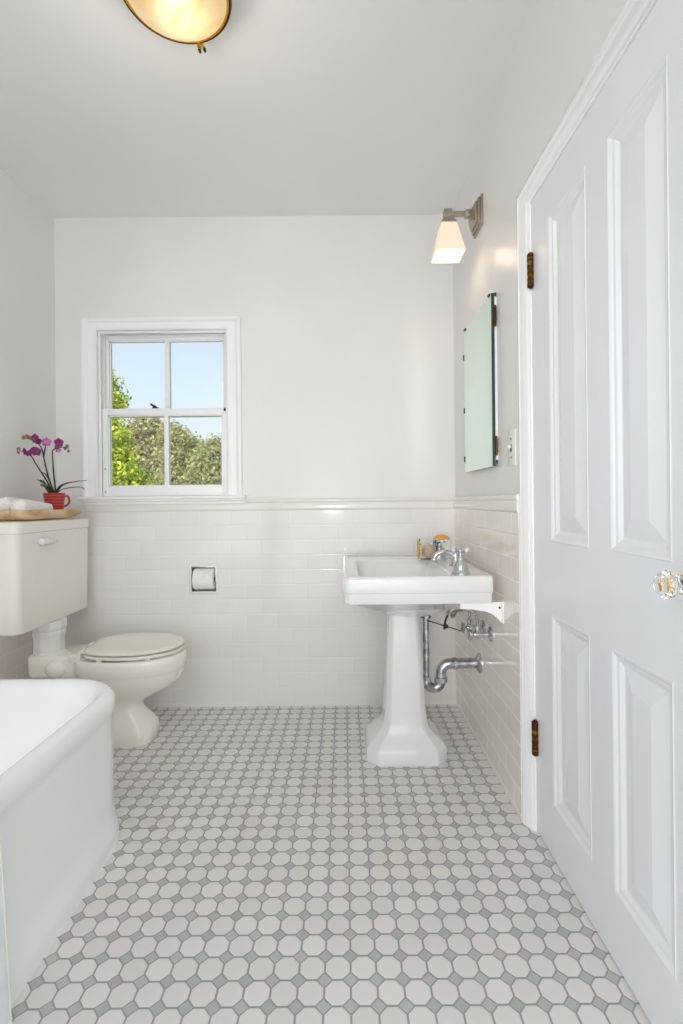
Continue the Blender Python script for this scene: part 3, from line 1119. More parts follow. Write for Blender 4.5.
# orchid
OC = Vector((-1.279, 2.200, .9685))
orc = thing('potted_orchid', 'purple orchid in a striped red mug pot beside the window', 'plant', OC)
s = MB()
s.lathe([(.028, 0), (.0335, .002), (.0355, .012), (.0395, .048), (.0430, .078), (.0440, .081), (.0430, .0835), (.0405, .0815), (.0385, .066), (.036, .06), (.001, .06)], OC, seg=40)
pot = s.build('pot', M['pot'], orc, smooth=50)
s = MB()
s.tube(spline([OC + Vector((.032, .024, .070)), OC + Vector((.037, .038, .070)), OC + Vector((.041, .046, .052)), OC + Vector((.037, .038, .032)), OC + Vector((.028, .020, .024))], 6), .0048, 10)
s.build('handle', M['pot'], pot)
s = MB()
s.lathe([(.037, .062), (.037, .068), (.02, .073), (.001, .075)], OC, seg=24)
s.build('soil', M['soil'], orc)


def opt(x, y, dY=0.0):
    return at(x, y, 2.200 + dY)


root_ = OC + Vector((0, 0, .07))
stems = [
    [root_ + Vector((-.006, 0, 0)), opt(48.5, 484, -.02), opt(42.5, 474, -.05), opt(36, 464, -.09), opt(31.5, 456.5, -.12), opt(28, 453.5, -.135), opt(21, 451, -.15)],
    [root_ + Vector((0, .01, 0)), opt(50, 482, .0), opt(46.5, 470, -.01), opt(44, 459, -.02), opt(42, 449.5, -.04), opt(38, 443.5, -.06), opt(31, 439.5, -.075), opt(24, 437.5, -.09)],
    [root_ + Vector((.006, 0, 0)), opt(54.8, 484, -.02), opt(53.6, 472, -.02), opt(52.8, 461, -.02), opt(52.6, 451, -.02), opt(56, 448.5, -.02), opt(62, 447.2, -.02), opt(67, 448, -.02)],
    [opt(43.5, 457, -.025), opt(45, 449, -.03), opt(46.5, 443, -.03)],
]
for st in stems:
    p = spline(st, 6)
    s = MB()
    s.tube(p, [.0038 - .0022 * i / (len(p) - 1) for i in range(len(p))], 8)
    s.build('stem', M['stem'], orc, smooth=60)


def leaf(pts, w, name='leaf', m=None, up=Vector((0, 0, 1))):
    p = spline(pts, 7)
    n = len(p)
    s = MB()
    top, bot = [], []
    for i, c in enumerate(p):
        t = (p[min(i + 1, n - 1)] - p[max(i - 1, 0)]).normalized()
        sd = t.cross(up)
        sd = sd.normalized() if sd.length > 1e-4 else Vector((0, 1, 0))
        nn = sd.cross(t)
        f = i / (n - 1)
        ww = w * max(.03, (math.sin(PI * min(1, f * .93 + .07)) ** .6))
        top.append([c - sd * ww + nn * .22 * ww, c + nn * .0, c + sd * ww + nn * .22 * ww])
        bot.append([q - nn * .0016 for q in top[-1]])
    s.loft([a + b[::-1] for a, b in zip(top, bot)])
    return s.build(name, m or M['leaf_dark'], orc, smooth=60)


leaf([root_, opt(60, 487, -.02), opt(67, 483.5, -.05), opt(76, 481.6, -.08), opt(87.5, 480.2, -.10)], .0085)
leaf([root_, opt(61, 490, .02), opt(68, 488.2, .03), opt(76, 487.2, .04), opt(81, 487.2, .05), opt(85, 489.5, .05)], .011)
leaf([root_ + Vector((-.01, 0, 0)), opt(49, 488, -.05), opt(44, 484, -.06), opt(40, 480.5, -.06), opt(37, 480.2, -.06)], .016)
leaf([root_ + Vector((-.01, 0, 0)), opt(48, 488, .03), opt(44, 486.5, .05), opt(41, 484, .06)], .016)
leaf([root_, opt(50, 482), opt(46, 475), opt(42.5, 472.5), opt(41, 473)], .006)


def bloom(c, r, yaw, tilt, m, seed):
    """orchid flower: five petals and a lip facing the room"""
    rr = random.Random(seed)
    rot = Matrix.Rotation(yaw, 4, 'Z') @ Matrix.Rotation(tilt, 4, 'X')
    s = MB()
    for k in range(5):
        a = PI / 2 + k * 2 * PI / 5
        ln, wd = (r, r * .42) if k in (0, 2, 3) else (r * .95, r * .62)
        rings = []
        for i in range(7):
            f = i / 6
            wv = wd * math.sin(PI * (.1 + .85 * f)) ** .8
            cc = Vector((math.cos(a) * ln * f, -.25 * r * math.sin(f * 2.4) + .1 * r, math.sin(a) * ln * f))
            sd = Vector((-math.sin(a), 0, math.cos(a)))
            rings.append([cc - sd * wv, cc + Vector((0, -.08 * r, 0)), cc + sd * wv, cc + sd * wv + Vector((0, .0012, 0)), cc - sd * wv + Vector((0, .0012, 0))])
        rings = [[c + (rot @ q) for q in rg] for rg in rings]
        s.loft(rings)
    o = s.build('flower', m, orc, smooth=60)
    s = MB()
    s.ball(c + rot @ Vector((0, -.32 * r, -.12 * r)), .22 * r, .25 * r, .32 * r, 8, 6)
    s.build('flower_lip', M['lip'] if m is M['petal_pale'] else M['bud'], o, smooth=180)


for i, (x, y, dY, r, yaw, ti, mm) in enumerate([
        (25, 451.5, -.14, .0165, -.6, .2, 'petal'), (20, 450, -.15, .0135, -.9, 0, 'petal_pale'), (30, 453, -.13, .0175, -.2, -.3, 'petal'),
        (36.5, 451.5, -.12, .0200, .4, .2, 'petal'), (34, 450, -.12, .0150, .1, .1, 'petal'),
        (35.5, 438.5, -.07, .0215, -.3, .1, 'petal'), (38, 441, -.055, .0155, .3, .3, 'petal'),
        (46.5, 442, -.035, .0210, .3, -.1, 'petal_pale'),
        (59, 442.5, -.03, .0205, .2, .3, 'petal'), (57.5, 446.5, -.025, .0170, -.3, -.3, 'petal'), (58.5, 450.5, -.03, .0125, .2, -.6, 'petal_pale')]):
    bloom(opt(x, y, dY), r, yaw, ti, M[mm], i)
for (x, y, dY, r) in ((18.5, 452, -.15, .008), (23.5, 437.5, -.09, .009), (27, 436.5, -.085, .010), (30.5, 438, -.08, .0095), (67, 446.5, -.02, .0095), (68.5, 451, -.02, .007), (65, 448.5, -.02, .0075), (18, 449, -.15, .007)):
    s = MB()
    c = opt(x, y, dY)
    s.ball(c, r * .8, r * .8, r, 10, 8)
    s.build('bud', M['bud'], orc, smooth=180)

# ------------------------------------------------------------------ toilet paper holder and roll
YT = D - TILE
hd = thing('toilet_paper_holder', 'recessed chrome toilet paper niche in the back wall tiles', 'holder', (HX, YT, HZ))
s = MB()


def hq(h, y):
    return [Vector((HX + a * h, y, HZ + b * h)) for a, b in ((-1, -1), (1, -1), (1, 1), (-1, 1))]


s.loft([hq(.0700, YT + .001), hq(.0700, YT - .004), hq(.068, YT - .006), hq(.0625, YT - .0065), hq(.0605, YT - .004), hq(.0600, YT + .003)], cap0=False, cap1=False)
s.build('frame', M['ceramic'], hd, smooth=30)
s = MB()
s.loft([hq(.0612, YT - .0035), hq(.0585, YT - .0045), hq(.0560, YT + .004), hq(.0555, YT + .050), hq(.040, YT + .072), hq(.01, YT + .076)], cap0=False, cap1=True)
s.build('niche_liner', M['chrome'], hd, smooth=30)
s = MB()
s.tube([(HX - .055, YT + .012, HZ), (HX + .055, YT + .012, HZ)], .008, 12)
s.build('roller', M['chrome'], hd)
rl = MB()
ry = YT + .010
rl.lathe([(.0195, .0), (.0500, .0), (.0520, .002), (.0520, .096), (.0500, .098), (.0195, .098), (.0195, .0)], (HX - .0465, ry, HZ), axis='X', seg=48, cap0=False, cap1=False)
ro = thing('toilet_paper_roll', 'white toilet paper roll in the recessed niche', 'toilet paper', (HX, ry, HZ))
rl.build('paper', M['paper'], ro, smooth=40)
s = MB()
s.lathe([(.0165, -.001), (.0195, -.001), (.0195, .099), (.0165, .099), (.0165, -.001)], (HX - .0465, ry, HZ), axis='X', seg=28, cap0=False, cap1=False)
s.build('cardboard_core', M['card'], ro, smooth=40)

# ------------------------------------------------------------------ pedestal sink
SKX, SKY = .2325, 2.005
snk = thing('pedestal_sink', 'white porcelain pedestal sink with a chamfered base', 'sink', (SKX, SKY, 0))
s = MB()
secs = [(0, .153, .128, .042), (.004, .1555, .1305, .043), (.048, .1550, .130, .043), (.056, .1515, .1265, .041), (.066, .143, .119, .037), (.080, .127, .107, .032), (.096, .109, .0945, .028), (.115, .093, .083, .026), (.138, .086, .0785, .024), (.175, .0805, .075, .023), (.24, .0770, .072, .022), (.32, .0725, .068, .021), (.45, .0645, .061, .019), (.545, .0585, .056, .018), (.556, .0575, .055, .018)]
loops = []
for z, hx, hy, ch in secs:
    base = octa(SKX, SKY, hx, hy, ch, z)
    # eased arrises: split every corner into three points
    lp = []
    for i, p in enumerate(base):
        a, b = base[i - 1], base[(i + 1) % 8]
        e = .0045
        q0 = p + (a - p).normalized() * e
        q2 = p + (b - p).normalized() * e
        lp += [q0, (q0 + q2 + p * 2) / 4, q2]
    loops.append(lp)
s.loft(loops)
s.build('pedestal', M['porcelain'], snk, smooth=28)
# basin
BX0, BX1, BY0, BY1, BT = -.012, .503, 1.680, 2.395, .745
s = MB()


def chrect(x0, x1, y0, y1, z, ch, rr=.012):
    """rectangle with two chamfered front corners (x0 side) and eased corners"""
    pts = [Vector((x1, y0, z)), Vector((x1, y1, z)), Vector((x0 + ch, y1, z)), Vector((x0, y1 - ch, z)), Vector((x0, y0 + ch, z)), Vector((x0 + ch, y0, z))]
    out = []
    n = len(pts)
    for i, p in enumerate(pts):
        a, b = pts[i - 1], pts[(i + 1) % n]
        q0 = p + (a - p).normalized() * rr
        q2 = p + (b - p).normalized() * rr
        for t in (0, .25, .5, .75, 1):
            out.append((1 - t) ** 2 * q0 + 2 * t * (1 - t) * p + t * t * q2)
    return out


def obl(i, z, ch=.02, rr=.010):
    return chrect(BX0 + i, BX1 - max(0, i * .3), BY0 + i, BY1 - i, z, ch, rr)


loops = [obl(.10, .612), obl(.022, .648), obl(.010, .651), obl(.0075, .655), obl(.0070, .682), obl(.006, .6875), obl(.0015, .690), obl(.0, .694), obl(.0, .733), obl(.002, .740), obl(.007, .7445), obl(.014, .7455), obl(.018, .7440), obl(.023, .7425)]
# inner bowl (30 points like chrect)


def inner(x0, x1, y0, y1, z, r):
    base = rrect(x0, x1, y0, y1, z, r, 40)
    # resample to 30 points starting next to the (x1, y0) corner
    ref = obl(.02, z)
    out = []
    cx, cy = (x0 + x1) / 2, (y0 + y1) / 2
    return base, cx, cy


def bowl_loop(cx, cy, hx, hy, z, e, ref):
    out = []
    for p in ref:
        a = math.atan2((p.y - cy) / hy, (p.x - cx) / hx)
        ct, st = math.cos(a), math.sin(a)
        k = (abs(ct) ** e + abs(st) ** e) ** (-1 / e)
        out.append(Vector((cx + hx * k * ct, cy + hy * k * st, z)))
    return out


s.loft(loops, cap1=False)
ob_bm = s
# deck and bowl as a radial surface with many points
N = 96
ocx, ocy, ohx, ohy = .2455, 2.0375, .2345, .3345
icx, icy, ihx, ihy = .216, 1.990, .170, .258


def rad(cx, cy, hx, hy, z, e, n=N):
    out = []
    for k in range(n):
        a = 2 * PI * (k + .5) / n
        ct, st = math.cos(a), math.sin(a)
        kk = (abs(ct) ** e + abs(st) ** e) ** (-1 / e)
        out.append(Vector((cx + hx * kk * ct, cy + hy * kk * st, z)))
    return out


deck = [rad(ocx + .0015, ocy, ohx + .0165, ohy + .010, .7415, 14), rad(icx, icy, ihx + .008, ihy + .008, .7405, 9), rad(icx, icy, ihx, ihy, .7385, 9), rad(icx, icy, ihx - .006, ihy - .007, .730, 8.5), rad(icx, icy, ihx - .016, ihy - .018, .68, 7), rad(icx, icy, ihx - .030, ihy - .04, .635, 5), rad(icx, icy, ihx - .07, ihy - .10, .612, 3.2), rad(icx, icy, .03, .03, .604, 2), rad(icx, icy, .018, .018, .600, 2)]
s.loft(deck, cap0=False, cap1=True)
# underside bulge of the bowl
s.loft([rad(.250, 2.03, .215, .30, .653, 4), rad(.255, 2.025, .200, .275, .634, 3.4), rad(.262, 2.015, .172, .225, .606, 2.8), rad(.265, 2.01, .140, .17, .580, 2.5), rad(.262, 2.005, .105, .12, .562, 2.3), rad(.258, 2.005, .06, .07, .555, 2)], cap0=True, cap1=True)
bs = s.build('basin', M['porcelain'], snk, smooth=35)
# wall bracket under the near side
s = MB()
pts = [(.5405, .646), (.5405, .582), (.533, .583), (.521, .597), (.503, .612), (.475, .622), (.435, .6275), (.395, .630), (.395, .648), (.500, .650), (.53, .652)]
s.extrude(pts, lambda p: (p[0], 1.704, p[1]), lambda p: (p[0], 1.716, p[1]))
s.box(.534, .5405, 1.690, 1.732, .580, .655, .002)
s.build('wall_bracket', M['trim'], snk, smooth=30)
s = MB()
s.lathe([(.004, 0), (.0035, -.002), (.001, -.0025)], (.529, 1.704, .633), axis='Y', seg=12)
s.build('screw', M['dark_metal'], snk)
# faucet set
fc = MB()
DK = .7412
fc.lathe([(.026, 0), (.026, .006), (.020, .011), (.015, .022), (.0135, .040), (.012, .052), (.006, .058), (.001, .060)], (.447, 2.005, DK), seg=24)
fp = spline([(.446, 2.005, DK + .030), (.432, 2.005, DK + .044), (.410, 2.005, DK + .0515), (.388, 2.005, DK + .0505), (.370, 2.005, DK + .043), (.361, 2.005, DK + .030)], 7)
fc.tube(fp, [.0125 - .003 * i / (len(fp) - 1) for i in range(len(fp))], 14)
fc.lathe([(.0105, -.004), (.0115, 0), (.0115, .006), (.0095, .009)], (.361, 2.005, DK + .022), seg=16)
fau = fc.build('faucet', M['chrome'], snk, smooth=50)
for hy, an in ((1.797, .5), (2.200, .2)):
    c = Vector((.418, hy, DK))
    s = MB()
    s.lathe([(.0330, 0), (.0335, .004), (.0305, .007), (.0285, .014), (.024, .028), (.0185, .041), (.0135, .048), (.0125, .053), (.0145, .056), (.0145, .060), (.010, .063), (.009, .070), (.012, .073), (.012, .080), (.006, .085), (.001, .086)], c, seg=28)
    tips = []
    for q in range(4):
        a = an + q * PI / 2
        dv = Vector((math.cos(a), math.sin(a), .22))
        dv.normalize()
        p0 = c + Vector((0, 0, .0755))
        s.tube([p0, p0 + dv * .020, p0 + dv * .028], [.0052, .0050, .0062], 10)
        tips.append(p0 + dv * .033)
    h = s.build('faucet_handle', M['chrome'], snk, smooth=45)
    for q in tips:
        MB().ball(q, .0072, .0072, .0072, 12, 8).build('porcelain_tip', M['porcelain'], h, smooth=180)
# overflow and drain
s = MB()
s.lathe([(.022, .0), (.022, .003), (.012, .0035), (.010, .001), (.001, .0)], (icx, icy, .6005), seg=20)
s.build('drain_ring', M['chrome'], bs)

# ------------------------------------------------------------------ trap and waste pipe
tr = thing('drain_trap', 'chrome trap and waste pipe running behind the pedestal to the wall', 'pipe', (.42, 2.005, .346))
s = MB()
path = [Vector((.325, 2.005, z)) for z in (.60, .50, .40, .285)] + arc((.354, 2.005, .277), .029, 180, 360, 10) + [Vector((.383, 2.005, .300))]
s.tube(path[:4], .0125, 14)
s.tube(path[3:], [.017, .0185] + [.0195] * (len(path) - 5), 18)
s.tube([Vector((.383, 2.005, .285))] + arc((.421, 2.005, .308), .038, 180, 90, 8) + [Vector((.45, 2.005, .346)), Vector((.538, 2.005, .346))], .0205, 18)
s.build('waste_pipe', M['worn_chrome'], tr, smooth=50)
for (c, ax, r, w) in (((.383, 2.005, .283), 'Z', .0265, .022), ((.440, 2.005, .346), 'X', .0245, .018), ((.325, 2.005, .287), 'Z', .0190, .020), ((.325, 2.005, .545), 'Z', .022, .03)):
    s = MB()
    s.lathe([(r - .006, -w / 2), (r, -w / 2 + .002), (r, w / 2 - .002), (r - .006, w / 2)], c, axis=ax, seg=10)
    s.build('slip_nut', M['worn_chrome'], tr, smooth=20)
s = MB()
s.lathe([(.039, .0), (.039, -.004), (.034, -.010), (.026, -.014), (.0205, -.016)], (.541, 2.005, .346), axis='X', seg=32)
s.build('wall_flange', M['chrome'], tr)
s = MB()
s.tube([(.327, 1.994, .523), (.36, 1.990, .513), (.43, 1.984, .492), (.462, 1.980, .482)], .0022, 8)
s.tube(spline([(.425, 1.985, .610), (.418, 1.983, .57), (.400, 1.984, .525), (.395, 1.985, .488)], 5), .0042, 8)
s.box(.390, .409, 1.974, 1.994, .494, .508, .003)
s.build('popup_rod', M['dark_metal'], tr)

# ------------------------------------------------------------------ shut-off valves with supply hoses
for vi, (vy, lbl, hose) in enumerate((
        (1.842, 'chrome shutoff valve with wall flange nearest the door under the sink', [(.488, 1.842, .562), (.475, 1.842, .585), (.450, 1.85, .596), (.428, 1.87, .588), (.408, 1.90, .572), (.414, 1.92, .552), (.428, 1.93, .570), (.427, 1.94, .615), (.425, 1.94, .645)]),
        (1.945, 'chrome shutoff valve behind the nearest valve under the sink', [(.486, 1.945, .562), (.472, 1.945, .585), (.446, 1.95, .594), (.422, 1.955, .586), (.409, 1.96, .570), (.405, 1.97, .552), (.413, 1.98, .575), (.416, 1.985, .615), (.416, 1.985, .645)]))):
    v = thing('shutoff_valve', lbl, 'valve', (.5405, vy, .505), 'shutoff valves under the sink')
    ox = hose[0][0]
    s = MB()
    s.lathe([(.0085, .0), (.0085, .040), (.0125, .041), (.0135, .046), (.0135, .062), (.0125, .066), (.007, .067), (.007, .082)], (.5405, vy, .505), axis='X', seg=18)
    bmv = s.bm
    for vv in bmv.verts:
        vv.co.x = .5405 - (vv.co.x - .5405)
    s.lathe([(.010, -.004), (.0115, .01), (.0075, .014), (.0075, .018), (.0105, .019), (.0105, .033), (.006, .037)], (ox, vy, .505), seg=12)
    s.build('valve_body', M['chrome'], v)
    s = MB()
    s.lathe([(.029, 0), (.029, -.004), (.024, -.009), (.010, -.013)], (.5405, vy, .505), axis='X', seg=28)
    s.build('wall_flange', M['chrome'], v)
    s = MB()
    s.lathe([(.006, -.006), (.016, -.005), (.021, -.002), (.021, .004), (.016, .007), (.004, .008)], (.459, vy, .505), axis='X', seg=10)
    s.build('valve_handle', M['worn_chrome'], v, smooth=20)
    s = MB()
    p = spline([Vector((ox, vy, .535))] + [Vector(q) for q in hose], 6)
    s.tube(p, .0052, 10)
    s.build('supply_hose', M['hose'], v, smooth=60)

# ------------------------------------------------------------------ things on the sink
gc = Vector((.364, 2.205, .7425))
gl = thing('candle_holder', 'square clear glass holder with one patterned gold side, on the sink', 'candle holder', gc)
s = MB()


def gq(h, z):
    return rrect(gc.x - h, gc.x + h, gc.y - h, gc.y + h, z, .004, 3)


s.loft([gq(.030, gc.z), gq(.0355, gc.z + .001), gq(.0365, gc.z + .004), gq(.0365, gc.z + .0925), gq(.0335, gc.z + .0925), gq(.0330, gc.z + .008), gq(.01, gc.z + .008)])
s.build('glass_body', M['pane'], gl, smooth=30)
s = MB()
s.box(gc.x - .0378, gc.x - .0368, gc.y - .033, gc.y + .033, gc.z + .006, gc.z + .084)
s.box(gc.x - .0375, gc.x - .0300, gc.y - .0378, gc.y - .0368, gc.z + .006, gc.z + .084)
s.build('gold_side', M['gold_pattern'], gl)
s = MB()
s.box(gc.x - .034, gc.x + .036, gc.y - .0378, gc.y - .0368, gc.z + .004, gc.z + .008)
s.build('base_line', M['dark_metal'], gl)
cd = thing('peach_candle', 'peach egg shaped candle inside the glass holder', 'candle', gc + Vector((.006, 0, .0085)))
s = MB()
s.lathe([(.004, .0085), (.016, .010), (.0235, .020), (.0262, .034), (.0245, .048), (.0185, .060), (.009, .067), (.001, .069)], gc + Vector((.006, 0, 0)), seg=28)
s.build('wax', M['wax'], cd, smooth=60)
s = MB()
s.tube([gc + Vector((.006, 0, .068)), gc + Vector((.0065, 0, .074))], .0012, 6)
s.build('wick', M['black'], cd)

dc = Vector((.441, 2.258, .7425))
ds = thing('soap_dish', 'square white glazed pot holding an orange soap on the sink', 'soap dish', dc)
s = MB()
loops = []
for h, z in ((.026, 0), (.030, .002), (.033, .012), (.035, .05), (.0375, .078), (.0385, .082), (.0370, .083), (.0345, .079), (.032, .070), (.01, .069)):
    loops.append(rrect(dc.x - h, dc.x + h, dc.y - h, dc.y + h, dc.z + z, min(.010, h * .4), 4))
s.loft(loops)
s.build('dish_body', M['dish'], ds, smooth=35)
s = MB()
s.lathe([(.008, 0), (.008, -.0012), (.005, -.0012), (.005, 0)], (dc.x - .004, dc.y - .0348, dc.z + .046), axis='Y', seg=18)
s.build('front_ring', M['nickel'], ds)  # small nickel ring on the near face of the dish
so = MB()
so.ball((dc.x - .001, dc.y, dc.z + .0865), .038, .028, .020, 24, 14)
o = so.build('orange_soap', M['soap'], smooth=180)
tag(o, 'rounded orange soap bar lying on the square white pot', 'soap')

# ================================================================== OUTSIDE
g = MB().box(-60, 60, D + .5, 90, -2.75, -2.6).build('ground', noise_tint(mat('dry_grass', rough=1), (128, 128, 84), (104, 112, 66), 1.2), smooth=0)
struct(g, 'dry grassy ground outside below the window', 'ground')


def leaf_mat(name, c1, c2, c3):
    m = mat(name, c1, rough=.55)
    L = m.node_tree.links
    b = m.node_tree.nodes['Principled BSDF']
    geo = nd(m, 'ShaderNodeNewGeometry')
    rp = nd(m, 'ShaderNodeValToRGB')
    e = rp.color_ramp.elements
    e[0].color = (*lin(c1), 1)
    e[1].color = (*lin(c3), 1)
    k = e.new(.5)
    k.color = (*lin(c2), 1)
    L.new(geo.outputs['Random Per Island'], rp.inputs['Fac'])
    L.new(rp.outputs['Color'], b.inputs['Base Color'])
    tr_ = nd(m, 'ShaderNodeBsdfTranslucent')
    L.new(rp.outputs['Color'], tr_.inputs['Color'])
    mx = nd(m, 'ShaderNodeMixShader')
    mx.inputs[0].default_value = .3
    L.new(b.outputs[0], mx.inputs[1])
    L.new(tr_.outputs[0], mx.inputs[2])
    L.new(mx.outputs[0], m.node_tree.nodes['Material Output'].inputs['Surface'])
    return m


M['oak'] = leaf_mat('oak_leaves', (120, 126, 74), (160, 162, 104), (196, 192, 142))
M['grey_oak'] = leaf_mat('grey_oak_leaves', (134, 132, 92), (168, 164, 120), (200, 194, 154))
M['lime'] = leaf_mat('bright_leaves', (60, 98, 22), (168, 186, 46), (234, 230, 100))


def tree(name, label, base, blobs, nleaf, size, m, group):
    """blobs: (centre, radius xyz); leaves scattered in the outer shell of clumps"""
    t = thing(name, label, 'tree', base, group)
    vs, fs = [], []
    tot = sum(b[1][0] * b[1][2] for b in blobs)
    for (c, r) in blobs:
        n = int(nleaf * r[0] * r[2] / tot)
        # leaf clumps on the blob surface
        nc = max(10, n // 45)
        d = rng.normal(size=(nc, 3))
        d /= np.linalg.norm(d, axis=1)[:, None]
        rad_ = rng.uniform(.62, 1.0, nc)[:, None]
        cc = np.array(c) + d * np.array(r) * rad_
        idx = rng.integers(0, nc, n)
        p = cc[idx] + rng.normal(size=(n, 3)) * size * 1.9
        nrm = d[idx] * .5 + rng.normal(size=(n, 3)) * .6 + np.array([0, 0, .45])
        nrm /= np.linalg.norm(nrm, axis=1)[:, None]
        tv = np.cross(nrm, rng.normal(size=(n, 3)))
        tv /= np.linalg.norm(tv, axis=1)[:, None]
        bv = np.cross(nrm, tv)
        sz = (size * rng.uniform(.6, 1.25, n))[:, None]
        k0 = len(vs) * 4
        q = np.stack([p - tv * sz, p + bv * sz * .55 + nrm * sz * .12, p + tv * sz, p - bv * sz * .55 + nrm * sz * .12], 1)
        vs.append(q.reshape(-1, 3))
    V = np.concatenate(vs)
    nq = len(V) // 4
    me = bpy.data.meshes.new('foliage')
    me.from_pydata(V.tolist(), [], np.arange(nq * 4).reshape(-1, 4).tolist())
    me.update()
    finish('foliage', me, m, t, 0)
    s = MB()
    top = Vector(blobs[0][0])
    bs_ = Vector(base)
    s.tube(spline([bs_, bs_.lerp(top, .4) + Vector((.1, .05, 0)), top], 6), [.26 - .16 * i / 12 for i in range(13)], 10)
    for (c, r) in blobs[1:]:
        st = bs_.lerp(top, .55)
        c = Vector(c)
        s.tube(spline([st, st.lerp(c, .5) + Vector((0, 0, .15)), c], 5), [.11 - .08 * i / 10 for i in range(11)], 7)
    s.build('trunk', M['bark'], t, smooth=60)
    return t


GZ = -2.6


def W(x, y, Y, rx, rz=None, ry=None):
    p = at(x, y, Y)
    k = Y / F
    return (tuple(p), (rx * k, (ry or rx) * k, (rz or rx) * k))


b0 = at(100, 480, 6.5)
tree('leafy_tree', 'bright yellow green tree at the left edge of the window view', (b0.x, 6.5, GZ),
     [W(100, 455, 6.5, 22, 26), W(109, 428, 6.4, 12, 9), W(100, 410, 6.6, 16, 14), W(112, 402, 6.5, 11, 7), W(106, 386, 6.5, 9, 10), W(116, 441, 6.2, 11, 8), W(117, 458, 6.2, 12, 10), W(122, 472, 6.1, 13, 9), W(112, 482, 6.1, 14, 11), W(134, 482, 6.2, 15, 8), W(98, 500, 6.4, 34, 22), W(128, 500, 6.2, 30, 13)],
     26000, .030, M['lime'], None)
oaks = [
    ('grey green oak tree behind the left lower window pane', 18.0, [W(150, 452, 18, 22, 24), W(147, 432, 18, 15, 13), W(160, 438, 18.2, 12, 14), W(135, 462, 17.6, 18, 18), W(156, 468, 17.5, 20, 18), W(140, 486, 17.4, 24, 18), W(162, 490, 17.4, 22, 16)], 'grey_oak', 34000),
    ('olive green oak tree behind the right lower window pane', 14.5, [W(186, 464, 14.5, 20, 22), W(178, 446, 14.5, 14, 14), W(189, 453, 14.4, 12, 12), W(172, 436, 14.7, 8, 9), W(196, 468, 14.3, 14, 14), W(180, 484, 14.2, 26, 15)], 'oak', 30000),
    ('rounded oak tree filling the right edge of the window view', 11.5, [W(222, 464, 11.5, 22, 22), W(212, 459, 11.4, 13, 12), W(228, 450, 11.6, 14, 12), W(209, 472, 11.3, 17, 15), W(240, 462, 11.4, 20, 22), W(222, 484, 11.2, 24, 16), W(200, 487, 11.2, 17, 11)], 'oak', 34000),
]
for lbl, Y, bl, mm, n in oaks:
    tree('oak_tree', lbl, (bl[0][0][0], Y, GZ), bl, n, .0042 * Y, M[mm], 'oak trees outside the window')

# ================================================================== LIGHT
w = bpy.data.worlds.new('sky')
scn.world = w
w.use_nodes = True
nt = w.node_tree
bg = nt.nodes['Background']
tc = nt.nodes.new('ShaderNodeTexCoord')
sp = nt.nodes.new('ShaderNodeSeparateXYZ')
nt.links.new(tc.outputs['Generated'], sp.inputs[0])


def ramp(stops):
    n = nt.nodes.new('ShaderNodeValToRGB')
    e = n.color_ramp.elements
    e[0].position, e[0].color = stops[0][0], (*stops[0][1], 1)
    e[1].position, e[1].color = stops[-1][0], (*stops[-1][1], 1)
    for p, c in stops[1:-1]:
        k = e.new(p)
        k.color = (*c, 1)
    return n


def mr_(sock, a, b, c=0, d=1):
    n = nt.nodes.new('ShaderNodeMapRange')
    n.inputs[1].default_value, n.inputs[2].default_value, n.inputs[3].default_value, n.inputs[4].default_value = a, b, c, d
    nt.links.new(sock, n.inputs[0])
    return n.outputs[0]


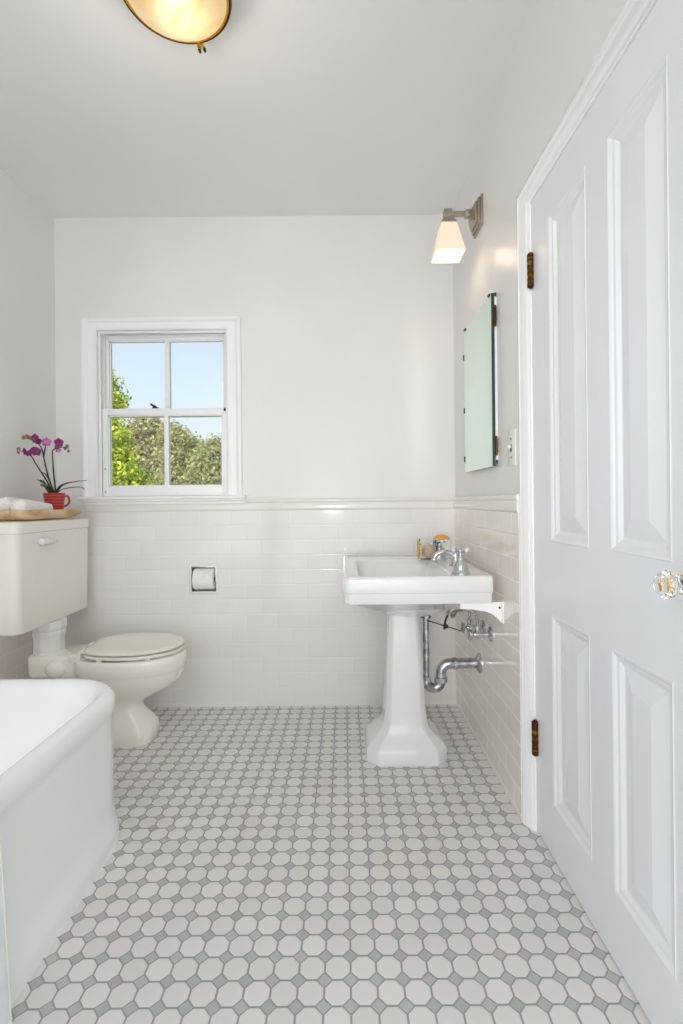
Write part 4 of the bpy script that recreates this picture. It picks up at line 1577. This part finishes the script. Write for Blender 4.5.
BK = 1.0
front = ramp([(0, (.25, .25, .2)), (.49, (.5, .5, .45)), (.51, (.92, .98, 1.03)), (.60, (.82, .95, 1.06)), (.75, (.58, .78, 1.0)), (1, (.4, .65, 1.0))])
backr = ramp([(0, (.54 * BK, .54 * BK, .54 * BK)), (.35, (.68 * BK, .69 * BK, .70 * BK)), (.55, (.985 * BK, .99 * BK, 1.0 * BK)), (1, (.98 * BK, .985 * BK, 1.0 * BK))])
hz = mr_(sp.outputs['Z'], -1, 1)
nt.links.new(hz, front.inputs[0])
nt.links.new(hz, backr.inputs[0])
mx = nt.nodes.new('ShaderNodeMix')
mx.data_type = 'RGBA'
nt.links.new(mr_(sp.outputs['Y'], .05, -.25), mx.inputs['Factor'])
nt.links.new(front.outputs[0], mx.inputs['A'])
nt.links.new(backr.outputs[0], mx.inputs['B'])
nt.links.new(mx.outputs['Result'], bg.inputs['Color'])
# sky raised behind the camera, added to light the room through the open end
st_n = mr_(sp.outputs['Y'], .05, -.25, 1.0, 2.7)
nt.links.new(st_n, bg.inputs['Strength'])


def light(name, kind, loc, energy, color=(1, 1, 1), **kw):
    d = bpy.data.lights.new(name, kind)
    d.energy = energy
    d.color = color
    for k, v in kw.items():
        setattr(d, k, v)
    o = bpy.data.objects.new(name, d)
    o.location = loc
    COL.objects.link(o)
    return o


sun = light('sun', 'SUN', (0, 0, 10), 3.6, (1, .95, .86), angle=.01)
sun.rotation_euler = Vector((.62, .20, -.72)).to_track_quat('-Z', 'Y').to_euler()
fla = light('camera_flash', 'SPOT', (-.12, -.22, 1.02), 29.0, (1, .985, .96), shadow_soft_size=.085, spot_size=math.radians(66), spot_blend=1.0)
fla.rotation_euler = Vector((.30, 2.67, .42)).to_track_quat('-Z', 'Y').to_euler()
light('ceiling_bulb', 'POINT', (CL.x, CL.y, RZ - .13), 1.9, (1, .90, .77), shadow_soft_size=.06)
light('sconce_bulb', 'POINT', (SX, SC.y, 1.965), .3, (1, .80, .56), shadow_soft_size=.045)

# ------------------------------------------------------------------ view
vs_ = scn.view_settings
vs_.view_transform = 'Standard'
vs_.look = 'None'
vs_.gamma = 1
vs_.exposure = -0.02
vs_.use_curve_mapping = False
scn.cycles.max_bounces = 12
scn.cycles.diffuse_bounces = 8
scn.cycles.glossy_bounces = 6
scn.cycles.transparent_max_bounces = 16
scn.cycles.use_denoising = True
scn.cycles.sample_clamp_indirect = 0
scn.cycles.blur_glossy = 0
scn.cycles.use_adaptive_sampling = False
scn.cycles.use_guiding = True
scn.cycles.use_surface_guiding = True
scn.cycles.guiding_training_samples = 128
